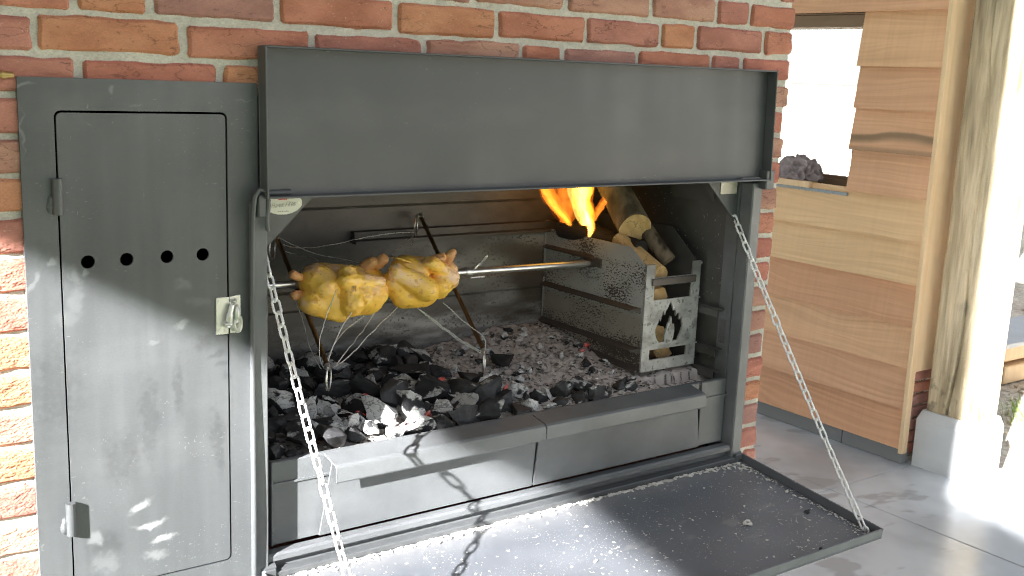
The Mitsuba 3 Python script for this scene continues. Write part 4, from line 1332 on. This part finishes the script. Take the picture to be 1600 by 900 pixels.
add('pane', pane, 'pane_glass', WN, smooth=False)
tag(add('timber_offcut', box(XW - .012, XW + .06, 1.770, 2.40, WZ0 + .0035, WZ0 + .036, .002), 'trim_wood', smooth=False), 'short pale board lying on the window sill under the cloth', 'board')
tag(add('grey_tile', box(XW + .035, XW + .10, 1.585, 1.69, WZ0 + .0035, WZ0 + .013, .002), 'slate', smooth=False), 'small flat grey tile on the right end of the window sill', 'tile')
cl = trimesh.creation.icosphere(5, 1.0)
v = np.array(cl.vertices)
fold = np.abs(meshkit.fbm(v * 2.6 + 3, 3, 4) - .5) * 2
ridge = 1 - np.abs(2 * meshkit.noise(v * [3.2, 5.5, 3.0] + 1.3) - 1)
v = v * (0.66 + .18 * fold[:, None] + .42 * ridge[:, None] ** 2)
v = v * [.058, .138, .092]
v[:, 2] = np.maximum(v[:, 2], -.028)
tag(add('crumpled_cloth', trimesh.Trimesh(v + [XW + .040, 1.880, WZ0 + .066], cl.faces, process=False), 'cloth', smooth=True), 'crumpled dark grey cloth on the window sill', 'cloth')

# ------------------------------------------------------------------ oak post on its concrete block
OP = thing('oak_post', 'thick weathered oak post carrying the porch beside the cedar wall', 'post')
px0, px1, py0, py1 = 4.522, 4.745, .795, 1.030
ring_ = np.array([(px0 + .012, py0), (px1 - .012, py0), (px1, py0 + .012), (px1, py1 - .012), (px1 - .012, py1), (px0 + .012, py1), (px0, py1 - .012), (px0, py0 + .012)])
dense = []
for k in range(8):
    a, b = ring_[k], ring_[(k + 1) % 8]
    nseg = 46 if np.linalg.norm(b - a) > .1 else 2
    dense += [a + (b - a) * t / nseg for t in range(nseg)]
dense = np.array(dense)
zs = np.linspace(-1.488, 1.45, 90)
vs = []
for z in zs:
    p3 = np.column_stack([dense, np.full(len(dense), z)])
    d = (meshkit.fbm(p3 * [9, 9, 1.6], 3) - .5) * .016
    crack = -.016 * np.exp(-((p3[:, 1] - .915 - .018 * math.sin(z * 2.2) - .01 * math.sin(z * 7)) / .0055) ** 2) * (p3[:, 0] < px0 + .02)
    crack2 = -.016 * np.exp(-((p3[:, 0] - 4.645 - .012 * math.sin(z * 1.7 + 1)) / .0045) ** 2) * (p3[:, 1] < py0 + .02)
    nrm = p3[:, :2] - [(px0 + px1) / 2, (py0 + py1) / 2]
    nrm /= np.linalg.norm(nrm, axis=1, keepdims=True)
    p3[:, :2] += nrm * (d + crack + crack2)[:, None]
    vs.append(p3)
nd = len(dense)
f = []
for i in range(len(zs) - 1):
    for j in range(nd):
        j2 = (j + 1) % nd
        f += [[i * nd + j, i * nd + j2, (i + 1) * nd + j2], [i * nd + j, (i + 1) * nd + j2, (i + 1) * nd + j]]
add('beam', trimesh.Trimesh(np.vstack(vs), f, process=False), 'oak', OP, smooth=40)
bp = quadbox([(x, y, z) for z in (FL, -1.535) for x in (4.494, 4.775) for y in (.777, 1.055)] + [(x, y, -1.489) for x in (4.512, 4.757) for y in (.790, 1.040)])
tag(add('concrete_block', bp, 'concrete', smooth=False), 'grey concrete block with chamfered top under the oak post', 'plinth')

# ------------------------------------------------------------------ outdoors beyond the post
GZ0 = FL - .06
TS = thing('timber_stack', 'small stack of sawn timbers on bare soil beyond the oak post', 'timber')
for k, (dy, dz) in enumerate(((0, .06), (.16, .06), (.02, .20), (.17, .20))):
    add('timber', box(6.45, 8.4, 1.72 + dy, 1.86 + dy, GZ0 + dz - .05, GZ0 + dz + .065, .006), 'trim_wood' if k != 1 else 'oak', TS, smooth=False)
add('cover_board', box(6.3, 8.3, 1.66, 2.1, GZ0 + .27, GZ0 + .30, .004), 'concrete', TS, smooth=False)
tag(add('orange_rail', box(8.5, 10.5, 2.72, 2.78, GZ0 + .42, GZ0 + .56, .004), 'orange_paint', smooth=False), 'orange painted rail in the garden beyond the timber stack', 'rail')
MF = thing('mesh_fence', 'wire mesh fence in the garden beyond the oak post', 'fence')
for k in range(3):
    add('fence_post', rod((9 + 2 * k, 3.4 + .9 * k, GZ0), (9 + 2 * k, 3.4 + .9 * k, GZ0 + 1.5), .03, 10), 'fence_wire', MF)
ws = []
d2 = np.array([2, .9, 0]) / math.hypot(2, .9)
for k in range(90):
    s_ = k * .05
    p = np.array([9, 3.4, GZ0]) + d2 * s_
    ws.append(tube([p + [0, 0, .02], p + [0, 0, 1.45]], .003, 3))
for k in range(29):
    ws.append(tube([np.array([9, 3.4, GZ0 + .04 + .05 * k]), np.array([9, 3.4, GZ0 + .04 + .05 * k]) + d2 * 4.45], .003, 3))
add('mesh', cat(*ws), 'fence_wire', MF, smooth=False)
tag(add('blue_panel', box(10.0, 12.0, 5.2, 5.26, GZ0 + .95, GZ0 + 1.5, .005), 'blue_paint', smooth=False), 'light blue board behind the mesh fence', 'board')


def grass_tuft(cx, cy, n, h, sp, seed):
    r = np.random.default_rng(seed)
    vs, f = [], []
    for k in range(n):
        a, d = r.uniform(0, 2 * PI), abs(r.normal(0, sp))
        bx, by = cx + d * math.cos(a), cy + d * math.sin(a)
        lean = r.uniform(.2, .9)
        hh = h * r.uniform(.5, 1.1)
        wv = np.array([-math.sin(a), math.cos(a), 0]) * .0035
        o = np.array([bx, by, GZ0 - .01])
        dirv = np.array([math.cos(a), math.sin(a), 0])
        p1, p2 = o + dirv * hh * lean * .35 + [0, 0, hh * .65], o + dirv * hh * lean + [0, 0, hh]
        b = len(vs)
        vs += [o - wv, o + wv, p1 + wv * .8, p1 - wv * .8, p2]
        f += [[b, b + 1, b + 2], [b, b + 2, b + 3], [b + 3, b + 2, b + 4]]
    return trimesh.Trimesh(vs, f, process=False)


c = at(1592, 660, 2, GZ0)
tag(add('grass_tuft', grass_tuft(c[0] + .12, c[1] - .03, 420, .085, .10, 3), 'grass', smooth=False), 'tuft of green grass on the bare soil at the right edge', 'grass', kind='stuff')
st, sr = [], np.random.default_rng(17)
for k in range(2600):
    x, y = sr.uniform(4.9, 9), sr.uniform(.2, 4)
    s = sr.uniform(.004, .022)
    m = base[k % 4]
    st.append(trimesh.Trimesh(np.array(m.vertices) * [s, s, s * .6] @ rotz(sr.uniform(0, 6)).T + [x, y, GZ0 + s * .1], m.faces, process=False))
tag(add('soil_clod', cat(*st), 'soil', smooth=False), 'clods of earth and straw on the bare soil', 'soil', kind='stuff')
